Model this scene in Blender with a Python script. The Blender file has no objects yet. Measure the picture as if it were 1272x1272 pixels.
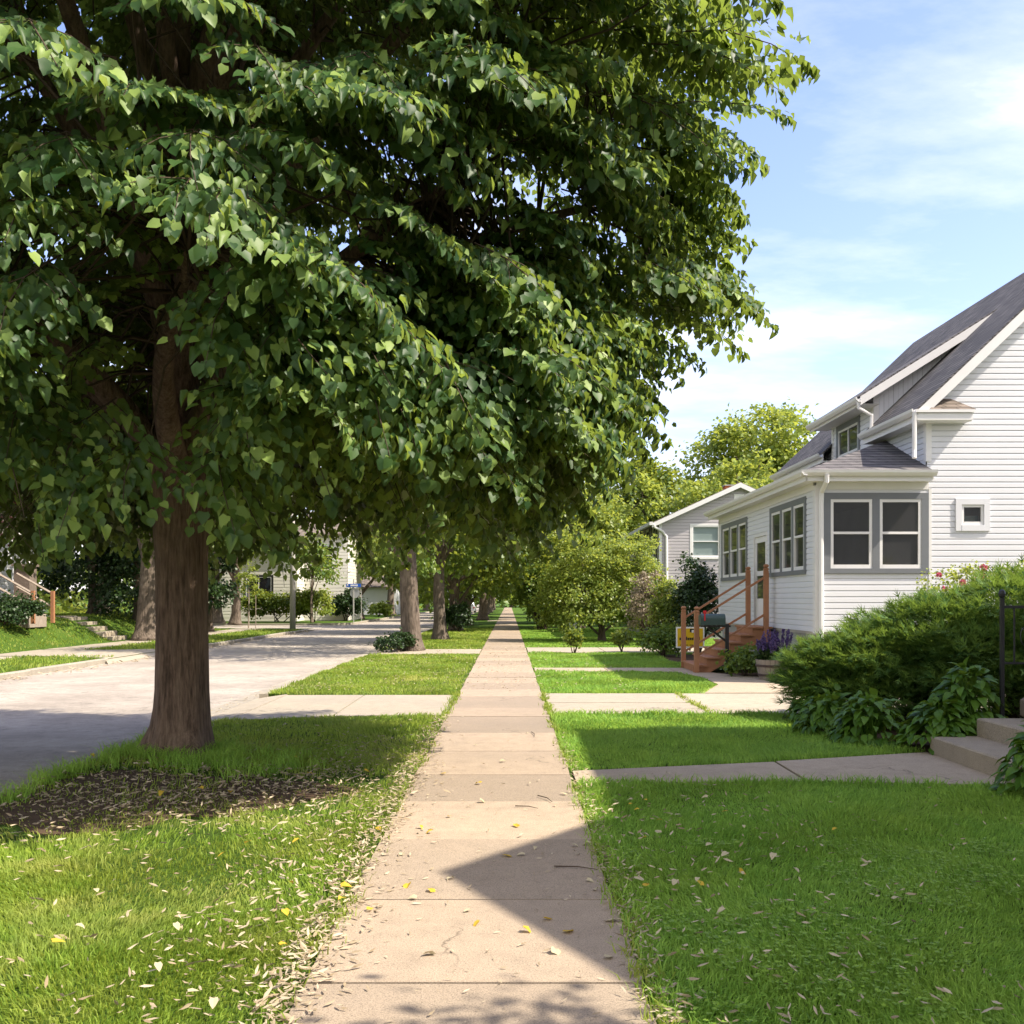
import bpy, math, random
import numpy as np
from mathutils import Vector
rng = np.random.default_rng(7)
random.seed(7)
sc = bpy.context.scene
COL = sc.collection
F = 1272.0
CAM_Z = 1.72

# ------------------------------------------------------------------ helpers
class MB:
    """collects vertices / faces (with material slots) for ONE mesh object"""
    def __init__(s): s.v = []; s.f = []; s.m = []
    def add(s, vs, fs, m=0):
        o = len(s.v); s.v += [tuple(map(float, p)) for p in vs]
        for f in fs: s.f.append(tuple(i + o for i in f)); s.m.append(m)
    def quad(s, a, b, c, d, m=0): s.add([a, b, c, d], [(0, 1, 2, 3)], m)
    def box(s, x0, x1, y0, y1, z0, z1, m=0, bev=0.0):
        b = min(bev, (x1-x0)*.45, (y1-y0)*.45, (z1-z0)*.45)
        if b <= 0:
            s.add([(x0,y0,z0),(x1,y0,z0),(x1,y1,z0),(x0,y1,z0),(x0,y0,z1),(x1,y0,z1),(x1,y1,z1),(x0,y1,z1)],
                  [(0,3,2,1),(4,5,6,7),(0,1,5,4),(1,2,6,5),(2,3,7,6),(3,0,4,7)], m)
        else:
            r = lambda i, z: [(x0+i,y0+i,z),(x1-i,y0+i,z),(x1-i,y1-i,z),(x0+i,y1-i,z)]
            vs = r(b,z0)+r(0,z0+b)+r(0,z1-b)+r(b,z1)
            fs = [(3,2,1,0),(12,13,14,15)]
            for k in range(3):
                for j in range(4):
                    fs.append((k*4+j, k*4+(j+1)%4, k*4+4+(j+1)%4, k*4+4+j))
            s.add(vs, fs, m)
    def prism(s, poly, z0, z1, m=0):
        n = len(poly)
        vs = [(x,y,z0) for x,y in poly]+[(x,y,z1) for x,y in poly]
        fs = [tuple(range(n-1,-1,-1)), tuple(range(n,2*n))]
        fs += [(i,(i+1)%n,n+(i+1)%n,n+i) for i in range(n)]
        s.add(vs, fs, m)
    def slab(s, pts, thick, m=0):
        """planar polygon given by 3D points, extruded downwards by thick"""
        n = len(pts)
        vs = list(pts)+[(p[0],p[1],p[2]-thick) for p in pts]
        fs = [tuple(range(n)), tuple(range(2*n-1,n-1,-1))]
        fs += [(i,n+i,n+(i+1)%n,(i+1)%n) for i in range(n)]
        s.add(vs, fs, m)
    def ext(s, prof, axis, a0, a1, m=0):
        """profile polygon extruded along x ('x': prof=(y,z)) or y ('y': prof=(x,z))"""
        n = len(prof)
        P = (lambda p,a: (a,p[0],p[1])) if axis=='x' else (lambda p,a: (p[0],a,p[1]))
        vs = [P(p,a0) for p in prof]+[P(p,a1) for p in prof]
        fs = [tuple(range(n)), tuple(range(2*n-1,n-1,-1))]
        fs += [(i,n+i,n+(i+1)%n,(i+1)%n) for i in range(n)]
        s.add(vs, fs, m)
    def tube(s, pts, rad, n=8, m=0, cap=True, wob=None):
        pts = [Vector(p) for p in pts]; k = len(pts)
        if not hasattr(rad, '__len__'): rad = [rad]*k
        up = Vector((0.31,0.95,0.03)); vs = []
        for i,p in enumerate(pts):
            d = (pts[min(i+1,k-1)]-pts[max(i-1,0)])
            d = d.normalized() if d.length > 1e-9 else Vector((0,0,1))
            a = d.cross(up); a = a.normalized() if a.length>1e-4 else d.orthogonal().normalized()
            b = d.cross(a); up = a.cross(d) if False else up
            for j in range(n):
                t = 2*math.pi*j/n
                w = wob(i,t) if wob else 1.0
                vs.append(p + (a*math.cos(t)+b*math.sin(t))*rad[i]*w)
        fs = []
        for i in range(k-1):
            for j in range(n):
                fs.append((i*n+j, i*n+(j+1)%n, (i+1)*n+(j+1)%n, (i+1)*n+j))
        if cap: fs += [tuple(range(n-1,-1,-1)), tuple(range((k-1)*n,k*n))]
        s.add(vs, fs, m)
    def lathe(s, prof, c, n=20, m=0):
        vs = []; k = len(prof)
        for r,z in prof:
            for j in range(n):
                t = 2*math.pi*j/n; vs.append((c[0]+r*math.cos(t), c[1]+r*math.sin(t), c[2]+z))
        fs = [(i*n+j,i*n+(j+1)%n,(i+1)*n+(j+1)%n,(i+1)*n+j) for i in range(k-1) for j in range(n)]
        fs += [tuple(range(n-1,-1,-1)), tuple(range((k-1)*n,k*n))]
        s.add(vs, fs, m)
    def build(s, name, mats, parent=None, base=None, smooth=False):
        if not isinstance(mats, (list,tuple)): mats = [mats]
        off = np.array(root_loc(parent) if parent else (base or (0,0,0)), float)
        me = bpy.data.meshes.new(name)
        v = np.array(s.v, float)-off
        me.from_pydata(v.tolist(), [], s.f)
        for mt in mats: me.materials.append(mt)
        if len(mats) > 1: me.polygons.foreach_set('material_index', s.m)
        if smooth: me.polygons.foreach_set('use_smooth', [True]*len(s.f))
        me.update()
        return link(name, me, parent, None if parent else off)

def root_loc(o):
    while o.parent: o = o.parent
    return tuple(o.location)
def link(name, me, parent=None, loc=None):
    o = bpy.data.objects.new(name, me); COL.objects.link(o)
    if parent: o.parent = parent
    elif loc is not None: o.location = loc
    return o
def tag(o, label=None, cat=None, group=None, kind=None):
    if label: o['label'] = label
    if cat: o['category'] = cat
    if group: o['group'] = group
    if kind: o['kind'] = kind
    return o
def thing(name, label, cat, loc=(0,0,0), group=None):
    o = bpy.data.objects.new(name, None); COL.objects.link(o); o.location = loc; o.empty_display_size = .2
    return tag(o, label, cat, group)
def copy_tree(o, parent=None):
    c = o.copy(); COL.objects.link(c)
    if parent: c.parent = parent
    for ch in list(o.children): copy_tree(ch, c)
    return c
def npmesh(name, V, loops, sizes, mats, parent=None, base=(0,0,0), midx=None, smooth=False):
    off = np.array(root_loc(parent) if parent else base, float)
    me = bpy.data.meshes.new(name)
    V = (V-off).astype(np.float32)
    me.vertices.add(len(V)); me.vertices.foreach_set('co', V.ravel())
    me.loops.add(len(loops)); me.loops.foreach_set('vertex_index', loops.astype(np.int32))
    st = np.concatenate([[0], np.cumsum(sizes)[:-1]]).astype(np.int32)
    me.polygons.add(len(sizes)); me.polygons.foreach_set('loop_start', st)
    try: me.polygons.foreach_set('loop_total', sizes.astype(np.int32))
    except Exception: pass
    for m in (mats if isinstance(mats,(list,tuple)) else [mats]): me.materials.append(m)
    if midx is not None: me.polygons.foreach_set('material_index', midx.astype(np.int32))
    if smooth: me.polygons.foreach_set('use_smooth', np.ones(len(sizes), bool))
    me.update(calc_edges=True)
    return link(name, me, parent, None if parent else off)

# leaf templates: (verts, faces)  length along +y, normal +z
LINDEN = (np.array([(0,0,0),(0,.5,-.05),(0,1.06,-.20),(-.36,-.07,.03),(-.53,.36,.07),(-.28,.80,-.03),(.36,-.07,.03),(.53,.36,.07),(.28,.80,-.03)]),
          [(0,1,4,3),(1,2,5,4),(0,6,7,1),(1,7,8,2)])
DIAMOND = (np.array([(0,0,0),(-.42,.45,.10),(0,1,-.06),(.42,.45,.10)]), [(0,2,1),(0,3,2)])
HOSTA = (np.array([(0,0,0),(0,.45,-.02),(0,.8,-.13),(0,1.08,-.32),(-.20,.04,.05),(-.34,.38,.09),(-.22,.74,-.04),(.20,.04,.05),(.34,.38,.09),(.22,.74,-.04)]),
         [(0,1,5,4),(1,2,6,5),(2,3,6),(0,7,8,1),(1,8,9,2),(2,9,3)])
BRACT = (np.array([(0,0,0),(-.10,.35,.09),(-.08,.75,.02),(0,1,.14),(.12,.35,.02),(.09,.75,.07)]), [(0,4,5,3),(0,3,2,1)])
NEEDLE = (np.array([(-.04,0,0),(.04,0,0),(0,1,0),(-.03,.2,0),(-.30,.62,.04),(.03,.2,0),(.30,.62,.04),(-.02,.42,0),(-.19,.86,.05),(.02,.42,0),(.19,.86,.05),(.0,.34,0),(.0,.5,0)]),
          [(0,1,2),(3,11,4),(5,6,11),(7,12,8),(9,10,12)])

def norm(a): return a/np.maximum(np.linalg.norm(a,axis=1,keepdims=True),1e-9)
def leaves(P, D, N, S, tpl):
    """returns V, loops, sizes for n leaves"""
    T, faces = tpl; n = len(P); k = len(T)
    D = norm(D); X = norm(np.cross(D, N)); N = np.cross(X, D)
    V = P[:,None,:] + S[:,None,None]*(T[None,:,0,None]*X[:,None,:]+T[None,:,1,None]*D[:,None,:]+T[None,:,2,None]*N[:,None,:])
    fl = np.concatenate([np.array(f) for f in faces]); sz = np.array([len(f) for f in faces])
    loops = (np.arange(n)[:,None]*k + fl[None,:]).ravel()
    return V.reshape(-1,3), loops, np.tile(sz, n)
def merge(parts):
    V=[];L=[];S=[];M=[];o=0
    for (v,l,s,m) in parts:
        V.append(v); L.append(l+o); S.append(s); M.append(np.full(len(s),m)); o += len(v)
    return np.concatenate(V),np.concatenate(L),np.concatenate(S),np.concatenate(M)
def mb_arrays(mb):
    l = np.array([i for f in mb.f for i in f], int); s = np.array([len(f) for f in mb.f], int)
    return np.array(mb.v, float), l, s

# ------------------------------------------------------------------ materials
def newmat(name):
    m = bpy.data.materials.new(name); m.use_nodes = True
    nt = m.node_tree; nt.nodes.clear()
    return m, nt, nt.nodes.new('ShaderNodeOutputMaterial')
def nd(nt, t, **kw):
    n = nt.nodes.new(t)
    for k,v in kw.items():
        if k.startswith('i_'): n.inputs[int(k[2:]) if k[2:].isdigit() else k[2:]].default_value = v
        else: setattr(n,k,v)
    return n
def ramp(nt, fac, stops):
    r = nt.nodes.new('ShaderNodeValToRGB'); e = r.color_ramp.elements
    while len(e) < len(stops): e.new(.5)
    for el,(p,c) in zip(e, stops): el.position = p; el.color = (*c,1) if len(c)==3 else c
    nt.links.new(fac, r.inputs[0]); return r.outputs[0]
def coords(nt, scale=(1,1,1), world=False):
    tc = nt.nodes.new('ShaderNodeTexCoord'); mp = nt.nodes.new('ShaderNodeMapping')
    mp.inputs['Scale'].default_value = scale
    if world:
        g = nt.nodes.new('ShaderNodeNewGeometry'); nt.links.new(g.outputs['Position'], mp.inputs[0])
    else: nt.links.new(tc.outputs['Object'], mp.inputs[0])
    return mp.outputs[0]
def noise(nt, vec, scale, detail=4, rough=.6):
    n = nd(nt,'ShaderNodeTexNoise'); n.inputs['Scale'].default_value=scale; n.inputs['Detail'].default_value=detail; n.inputs['Roughness'].default_value=rough
    nt.links.new(vec, n.inputs['Vector']); return n.outputs['Fac']
def mixc(nt, fac, a, b, mode='MIX'):
    n = nd(nt,'ShaderNodeMix',data_type='RGBA',blend_type=mode)
    for s,v in ((0,fac),(6,a),(7,b)):
        if hasattr(v,'is_output') or isinstance(v,bpy.types.NodeSocket): nt.links.new(v, n.inputs[s])
        else: n.inputs[s].default_value = v if s==0 else ((*v,1) if len(v)==3 else v)
    return n.outputs[2]
def bump(nt, h, strength, dist=.02):
    b = nd(nt,'ShaderNodeBump'); b.inputs['Strength'].default_value=strength; b.inputs['Distance'].default_value=dist
    nt.links.new(h, b.inputs['Height']); return b.outputs[0]
def principled(nt, out, col, rough=.6, spec=.4, metal=0, nrm=None):
    p = nd(nt,'ShaderNodeBsdfPrincipled')
    if isinstance(col, bpy.types.NodeSocket): nt.links.new(col, p.inputs['Base Color'])
    else: p.inputs['Base Color'].default_value = (*col,1)
    if isinstance(rough, bpy.types.NodeSocket): nt.links.new(rough, p.inputs['Roughness'])
    else: p.inputs['Roughness'].default_value = rough
    p.inputs['Specular IOR Level'].default_value = spec; p.inputs['Metallic'].default_value = metal
    if nrm is not None: nt.links.new(nrm, p.inputs['Normal'])
    nt.links.new(p.outputs[0], out.inputs[0]); return p
def simple(name, col, rough=.6, spec=.4, metal=0, var=.12, scale=3.0, bmp=0.0, bscale=40, stretch=(1,1,1)):
    m,nt,out = newmat(name); v = coords(nt, stretch)
    n = noise(nt, v, scale, 5)
    c = mixc(nt, n, tuple(x*(1-var) for x in col), tuple(min(1,x*(1+var)) for x in col))
    nr = bump(nt, noise(nt, v, bscale, 4), bmp, .01) if bmp else None
    principled(nt, out, c, rough, spec, metal, nr); return m
def leafmat(name, lo, hi, back=None, trans=(.16,.26,.02), tfac=.32, rough=.42, spec=.35, patch=None, mid=None):
    """leaf blade: random tint per leaf, optional underside colour, light passing through"""
    m,nt,out = newmat(name); g = nd(nt,'ShaderNodeNewGeometry')
    stops = [(0,lo),(1,hi)] if not mid else [(0,lo),mid,(1,hi)]
    c = ramp(nt, g.outputs['Random Per Island'], stops)
    if patch:
        n = noise(nt, coords(nt, world=True), patch[0], 3); f = ramp(nt, n, [(patch[2],(0,0,0)),(patch[3],(1,1,1))])
        c = mixc(nt, f, c, patch[1])
        nb_ = noise(nt, coords(nt, world=True), patch[0]*.28, 4); c = mixc(nt, 1.0, c, ramp(nt, nb_, [(.35,(.72,.80,.75)),(.52,(1,1,1)),(.68,(1.22,1.12,1.15))]), 'MULTIPLY')
        ns_ = noise(nt, coords(nt, world=True), patch[0]*7, 3); c = mixc(nt, 1.0, c, ramp(nt, ns_, [(.35,(.70,.78,.7)),(.6,(1.1,1.06,1.05))]), 'MULTIPLY')
    if back == 'under': back = ramp(nt, g.outputs['Random Per Island'], [(0,(.032,.048,.017)),(.80,(.058,.075,.028)),(.90,(.24,.25,.14)),(1,(.30,.30,.18))])  # underside mostly darkened: shade below the crown put into the colour, few pale leaves
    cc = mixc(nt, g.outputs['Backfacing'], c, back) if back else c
    p = nd(nt,'ShaderNodeBsdfPrincipled'); nt.links.new(cc, p.inputs['Base Color'])
    p.inputs['Roughness'].default_value = rough; p.inputs['Specular IOR Level'].default_value = spec
    t = nd(nt,'ShaderNodeBsdfTranslucent')
    tm = mixc(nt, g.outputs['Random Per Island'], tuple(x*.75 for x in trans), tuple(x*1.25 for x in trans))
    nt.links.new(tm, t.inputs[0])
    mx = nd(nt,'ShaderNodeMixShader'); mx.inputs[0].default_value = tfac
    nt.links.new(p.outputs[0], mx.inputs[1]); nt.links.new(t.outputs[0], mx.inputs[2]); nt.links.new(mx.outputs[0], out.inputs[0])
    return m

def bark(name, lo, hi):
    m,nt,out = newmat(name); v = coords(nt,(9,9,1.1)); v2 = coords(nt,(1,1,1))
    n = noise(nt, v, 2.2, 8, .65); n2 = noise(nt, v2, 2.0, 4)
    c = ramp(nt, n, [(.32,tuple(x*.45 for x in lo)),(.48,lo),(.72,hi)])
    c = mixc(nt, ramp(nt,n2,[(.5,(0,0,0)),(.75,(.55,.55,.55))]), c, tuple(x*1.35 for x in hi))
    n4=noise(nt, coords(nt,(14,14,1.6)), 3.0, 6, .7); c=mixc(nt,1.0,c,ramp(nt,n4,[(.35,(.68,.68,.68)),(.6,(1.1,1.08,1.07))]),'MULTIPLY'); principled(nt, out, c, .92, .15, 0, bump(nt, n, .9, .09)); return m

def concrete(name, a, b, speck=.35, crack=True, island=.0):
    m,nt,out = newmat(name); v = coords(nt, world=True)
    n1 = noise(nt, v, .55, 5, .6); n2 = noise(nt, v, 130, 3, .7); n3 = noise(nt, v, 5.0, 6, .7); n4 = noise(nt, v, 45, 2, .5)
    c = mixc(nt, ramp(nt,n1,[(.3,(0,0,0)),(.7,(1,1,1))]), a, b)
    g = nd(nt,'ShaderNodeNewGeometry')
    if island: c = mixc(nt, 1.0, c, ramp(nt, g.outputs['Random Per Island'], [(0,(1-island,)*3),(1,(1+island*.4,1+island*.3,1+island*.2))]), 'MULTIPLY')
    c = mixc(nt, ramp(nt,n3,[(.40,(.0,.0,.0)),(.58,(.28,.28,.28)),(.72,(.75,.75,.75))]), c, tuple(x*.62 for x in a))
    c = mixc(nt, 1.0, c, ramp(nt,n2,[(.28,(1-speck*1.3,)*3),(.5,(1,1,1)),(.74,(1+speck*.6,)*3)]), 'MULTIPLY')
    c = mixc(nt, ramp(nt,n4,[(.66,(0,0,0)),(.72,(.5,.5,.5))]), c, tuple(x*.45 for x in a))
    if crack:
        vo = nd(nt,'ShaderNodeTexVoronoi',feature='DISTANCE_TO_EDGE'); vo.inputs['Scale'].default_value=.42
        wv = nd(nt,'ShaderNodeVectorMath',operation='ADD'); nn = nd(nt,'ShaderNodeTexNoise'); nn.inputs['Scale'].default_value=2.2; nn.inputs['Detail'].default_value=6
        nt.links.new(v,nn.inputs['Vector']); nt.links.new(v,wv.inputs[0]); nt.links.new(nn.outputs['Color'],wv.inputs[1]); nt.links.new(wv.outputs[0],vo.inputs['Vector'])
        mask = noise(nt, v, .35, 2)
        cr = ramp(nt, vo.outputs[0], [(.0,(.8,.8,.8)),(.006,(0,0,0))])
        mk = ramp(nt, mask, [(.56,(0,0,0)),(.60,(1,1,1))])
        c = mixc(nt, mixc(nt,1.0,cr,mk,'MULTIPLY'), c, tuple(x*.25 for x in a))
    principled(nt, out, c, .88, .25, 0, bump(nt, n2, .35, .006)); return m

def shingle(name, a, b, across='xy'):
    m,nt,out = newmat(name)
    g = nd(nt,'ShaderNodeNewGeometry'); sp = nd(nt,'ShaderNodeSeparateXYZ'); nt.links.new(g.outputs['Position'], sp.inputs[0])
    ad = nd(nt,'ShaderNodeMath',operation='ADD'); nt.links.new(sp.outputs[0],ad.inputs[0]); nt.links.new(sp.outputs[1],ad.inputs[1])
    cb = nd(nt,'ShaderNodeCombineXYZ'); nt.links.new(ad.outputs[0],cb.inputs[0]); nt.links.new(sp.outputs[2],cb.inputs[1])
    br = nd(nt,'ShaderNodeTexBrick'); nt.links.new(cb.outputs[0],br.inputs['Vector'])
    br.inputs['Color1'].default_value=(*a,1); br.inputs['Color2'].default_value=(*b,1); br.inputs['Mortar'].default_value=(*[x*.35 for x in a],1)
    br.inputs['Scale'].default_value=1; br.inputs['Brick Width'].default_value=.3; br.inputs['Row Height'].default_value=.085; br.inputs['Mortar Size'].default_value=.011; br.inputs['Bias'].default_value=0
    n = noise(nt, g.outputs['Position'], 1.1, 4); n2 = noise(nt, g.outputs['Position'], 160, 2)
    c = mixc(nt, 1.0, br.outputs['Color'], ramp(nt,n,[(.3,(.8,.8,.8)),(.7,(1.2,1.18,1.15))]),'MULTIPLY')
    c = mixc(nt, 1.0, c, ramp(nt,n2,[(.3,(.7,.7,.7)),(.7,(1.3,1.3,1.3))]),'MULTIPLY')
    principled(nt, out, c, .92, .2, 0, bump(nt, br.outputs['Fac'], -.6, .02)); return m

def glassmat(name, tint=(.02,.022,.025), see=.35):
    m,nt,out = newmat(name)
    p = nd(nt,'ShaderNodeBsdfPrincipled'); p.inputs['Base Color'].default_value=(*tint,1); p.inputs['Roughness'].default_value=.03; p.inputs['Specular IOR Level'].default_value=.8
    n = noise(nt, coords(nt), 1.3, 2); nt.links.new(bump(nt,n,.05,.03), p.inputs['Normal'])
    t = nd(nt,'ShaderNodeBsdfTransparent'); t.inputs[0].default_value=(.75,.8,.78,1)
    mx = nd(nt,'ShaderNodeMixShader'); mx.inputs[0].default_value=see
    nt.links.new(p.outputs[0],mx.inputs[1]); nt.links.new(t.outputs[0],mx.inputs[2]); nt.links.new(mx.outputs[0],out.inputs[0]); return m

M = {}
M['walk'] = concrete('sidewalk concrete', (.405,.323,.236), (.345,.282,.212), .46, island=.24)
M['drive'] = concrete('driveway concrete', (.42,.365,.275), (.35,.31,.245), .3, island=.14)
M['path'] = concrete('path concrete', (.45,.365,.265), (.37,.305,.225), .35)
M['step'] = concrete('step concrete', (.40,.335,.25), (.32,.27,.205), .6, crack=False)
M['kerb'] = concrete('kerb concrete', (.37,.33,.26), (.30,.27,.22), .4)
M['road'] = concrete('worn asphalt', (.29,.252,.208), (.45,.40,.335), 1.0)
def lawnmat():
    m,nt,out = newmat('lawn turf'); v = coords(nt, world=True)
    n = noise(nt, v, .7, 5); n2 = noise(nt, v, 38, 4, .7); n3 = noise(nt, v, 190, 3, .7)
    c = ramp(nt, n, [(.3,(.07,.15,.014)),(.55,(.10,.20,.02)),(.75,(.15,.23,.035))])
    c = mixc(nt, ramp(nt,n2,[(.35,(0,0,0)),(.6,(.8,.8,.8))]), tuple(x for x in (.035,.05,.012)), c)
    c = mixc(nt, ramp(nt,n3,[(.55,(0,0,0)),(.75,(.6,.6,.6))]), c, (.16,.21,.06))
    principled(nt, out, c, .95, .1, 0, bump(nt, n3, .8, .03)); return m
M['lawn'] = lawnmat()
M['soil'] = simple('dark soil', (.085,.058,.038), .95, .1, var=.6, scale=9, bmp=1.0, bscale=55)
M['bark'] = bark('linden bark', (.175,.122,.092), (.27,.198,.152))
M['bark2'] = bark('grey bark', (.14,.112,.088), (.24,.195,.158))
M['twig'] = simple('twig bark', (.07,.05,.035), .9, .2, var=.3, scale=8)
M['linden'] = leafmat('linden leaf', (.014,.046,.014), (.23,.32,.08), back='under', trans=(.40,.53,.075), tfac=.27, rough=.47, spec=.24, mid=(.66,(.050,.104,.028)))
M['leaf_a'] = leafmat('maple leaf', (.036,.085,.014), (.15,.20,.034), trans=(.42,.47,.05), tfac=.36)
M['leaf_b'] = leafmat('yellow green leaf', (.10,.165,.024), (.23,.28,.055), trans=(.50,.55,.08), tfac=.40)
M['leaf_c'] = leafmat('dark evergreen leaf', (.014,.036,.010), (.034,.068,.016), trans=(.06,.10,.02), tfac=.18)
M['leaf_d'] = leafmat('mid green leaf', (.042,.105,.020), (.15,.215,.040), trans=(.38,.46,.05), tfac=.36)
M['leaf_red'] = leafmat('purple leaf', (.045,.014,.016), (.10,.03,.03), trans=(.2,.05,.05), tfac=.3)
M['leaf_pale'] = leafmat('pale pinkish leaf', (.20,.17,.11), (.34,.27,.2), trans=(.35,.3,.18), tfac=.3)
M['juniper'] = leafmat('juniper spray', (.026,.090,.026), (.145,.235,.048), trans=(.30,.43,.06), tfac=.27, rough=.6, spec=.2)
M['hosta'] = leafmat('hosta leaf', (.045,.115,.012), (.10,.20,.022), trans=(.26,.36,.03), tfac=.27, rough=.45, spec=.25)
M['grass'] = leafmat('grass blade', (.125,.215,.020), (.27,.37,.055), trans=(.50,.60,.08), tfac=.38, rough=.6, spec=.2, patch=(1.1,(.35,.36,.10),.44,.70))
M['grass_r'] = leafmat('deep green grass blade', (.120,.272,.034), (.28,.475,.08), trans=(.47,.65,.095), tfac=.38, rough=.6, spec=.2, patch=(.9,(.30,.46,.08),.42,.72))
M['clover'] = leafmat('clover leaf', (.15,.27,.03), (.27,.43,.055), trans=(.42,.54,.07), tfac=.32, spec=.15)
M['bract'] = leafmat('dry bract', (.27,.205,.125), (.54,.46,.33), trans=(.4,.34,.22), tfac=.15, rough=.85, spec=.1)
M['yleaf'] = leafmat('yellow leaf', (.46,.29,.025), (.60,.43,.06), trans=(.7,.5,.08), tfac=.2, rough=.7, spec=.15)
M['cleaf'] = leafmat('cream leaf', (.38,.32,.19), (.52,.46,.31), trans=(.5,.45,.3), tfac=.15, rough=.8, spec=.15)
M['white'] = simple('white vinyl siding', (.655,.66,.69), .42, .45, var=.07, scale=1.2)
M['trimwhite'] = simple('white trim paint', (.70,.69,.68), .45, .4, var=.07, scale=2.5)
M['greytrim'] = simple('grey trim paint', (.155,.165,.18), .5, .4, var=.10, scale=4)
M['lilac'] = simple('grey siding', (.40,.375,.39), .5, .4, var=.05, scale=1.0)
M['cream'] = simple('cream siding', (.62,.60,.53), .55, .35, var=.05, scale=1.0)
M['shingle'] = shingle('grey shingles', (.095,.092,.098), (.165,.155,.155))
M['shingle2'] = shingle('brown shingles', (.15,.125,.105), (.22,.185,.16))
M['found'] = simple('foundation concrete', (.34,.33,.31), .9, .2, var=.2, scale=3, bmp=.4)
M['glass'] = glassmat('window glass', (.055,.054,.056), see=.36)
M['glassclear'] = glassmat('clear window glass', see=.8)
M['glassdark'] = glassmat('dark window glass', (.012,.013,.015), see=.0)
M['blind'] = simple('white blind', (.55,.60,.62), .6, .3, var=.05, scale=2)
M['inside'] = simple('porch interior', (.50,.47,.43), .8, .2, var=.2, scale=2)
M['cedar'] = simple('stained timber', (.35,.165,.085), .65, .3, var=.3, scale=3.5, bmp=.3, bscale=30, stretch=(1,1,.6))
M['weather'] = simple('weathered timber', (.30,.25,.205), .85, .2, var=.35, scale=6, bmp=.5, bscale=30, stretch=(3,3,.6))
M['iron'] = simple('black iron', (.014,.014,.016), .45, .5, var=.3, scale=10)
M['hoop'] = simple('rusty hoop iron', (.07,.045,.04), .7, .4, var=.4, scale=20)
M['mailgreen'] = simple('green mailbox paint', (.030,.062,.056), .45, .45, var=.12, scale=6)
M['red'] = simple('red flag paint', (.55,.012,.02), .4, .4, var=.1)
M['yellow'] = simple('yellow sign board', (.66,.42,.012), .5, .35, var=.04)
M['blackink'] = simple('black ink', (.018,.018,.02), .6, .3, var=.1)
M['whiteink'] = simple('white ink', (.78,.78,.76), .6, .3, var=.04)
M['blue'] = simple('blue sign sheet', (.02,.09,.42), .4, .4, var=.05)
M['alu'] = simple('dull aluminium', (.42,.43,.45), .45, .5, .6, var=.08)
M['galv'] = simple('galvanised steel', (.48,.47,.45), .5, .5, .3, var=.12)
M['pole'] = simple('pale grey pole', (.44,.42,.39), .8, .25, var=.12, scale=4, bmp=.3)
M['urn'] = simple('white cast urn', (.62,.58,.52), .75, .3, var=.12, scale=8, bmp=.4)
M['brick'] = simple('orange brick', (.42,.13,.06), .85, .2, var=.3, scale=12, bmp=.4)
M['stonepier'] = simple('brown stone pier', (.17,.135,.11), .9, .2, var=.4, scale=5, bmp=.8, bscale=14)
M['purple'] = leafmat('purple flower', (.07,.05,.16), (.16,.11,.28), trans=(.2,.14,.35), tfac=.25)
M['pink'] = leafmat('pink rose petal', (.52,.07,.15), (.72,.2,.28), trans=(.7,.2,.3), tfac=.25)
M['carpaint'] = simple('silver car paint', (.50,.52,.55), .28, .6, .5, var=.03)
M['tyre'] = simple('tyre rubber', (.015,.015,.015), .8, .3)
M['redlamp'] = simple('red lamp lens', (.30,.01,.01), .2, .6)
M['plastic'] = simple('pale plastic tube', (.60,.62,.58), .5, .4, var=.08)
M['teal'] = simple('teal plastic', (.16,.34,.32), .4, .4)

# ------------------------------------------------------------------ camera, world, sun
cam = bpy.data.cameras.new('camera'); co = bpy.data.objects.new('camera', cam); COL.objects.link(co)
cam.lens = 36; cam.sensor_width = 36; cam.shift_x = 4/1272; cam.shift_y = 109/1272
cam.clip_end = 5000; cam.clip_start = .05
co.location = (0,0,CAM_Z); co.rotation_euler = (math.radians(90),0,0); sc.camera = co
SUN = Vector((.79,-.24,1.0)).normalized()
sl = bpy.data.lights.new('sun','SUN'); so = bpy.data.objects.new('sun', sl); COL.objects.link(so)
sl.energy = 2.85; sl.angle = math.radians(.53); sl.color = (1.0,.90,.76)
so.rotation_euler = SUN.to_track_quat('Z','Y').to_euler(); so.location = (40,-12,50)
w = bpy.data.worlds.new('World'); sc.world = w; w.use_nodes = True
nt = w.node_tree; nt.nodes.clear()
out = nt.nodes.new('ShaderNodeOutputWorld'); bg = nt.nodes.new('ShaderNodeBackground'); bg.inputs[1].default_value = .15
sky = nt.nodes.new('ShaderNodeTexSky'); sky.sky_type = 'NISHITA'; sky.sun_disc = False
sky.sun_elevation = math.asin(SUN.z); sky.sun_rotation = math.atan2(SUN.x, SUN.y)
sky.air_density = 1.0; sky.dust_density = 1.2; sky.ozone_density = 1.6
tc = nt.nodes.new('ShaderNodeTexCoord'); sp = nd(nt,'ShaderNodeSeparateXYZ'); nt.links.new(tc.outputs['Generated'], sp.inputs[0])
zc = nd(nt,'ShaderNodeMath',operation='MAXIMUM'); zc.inputs[1].default_value=0.0; nt.links.new(sp.outputs[2],zc.inputs[0])
za = nd(nt,'ShaderNodeMath',operation='ADD'); za.inputs[1].default_value=.16; nt.links.new(zc.outputs[0],za.inputs[0])
dx = nd(nt,'ShaderNodeMath',operation='DIVIDE'); nt.links.new(sp.outputs[0],dx.inputs[0]); nt.links.new(za.outputs[0],dx.inputs[1])
dy = nd(nt,'ShaderNodeMath',operation='DIVIDE'); nt.links.new(sp.outputs[1],dy.inputs[0]); nt.links.new(za.outputs[0],dy.inputs[1])
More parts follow.
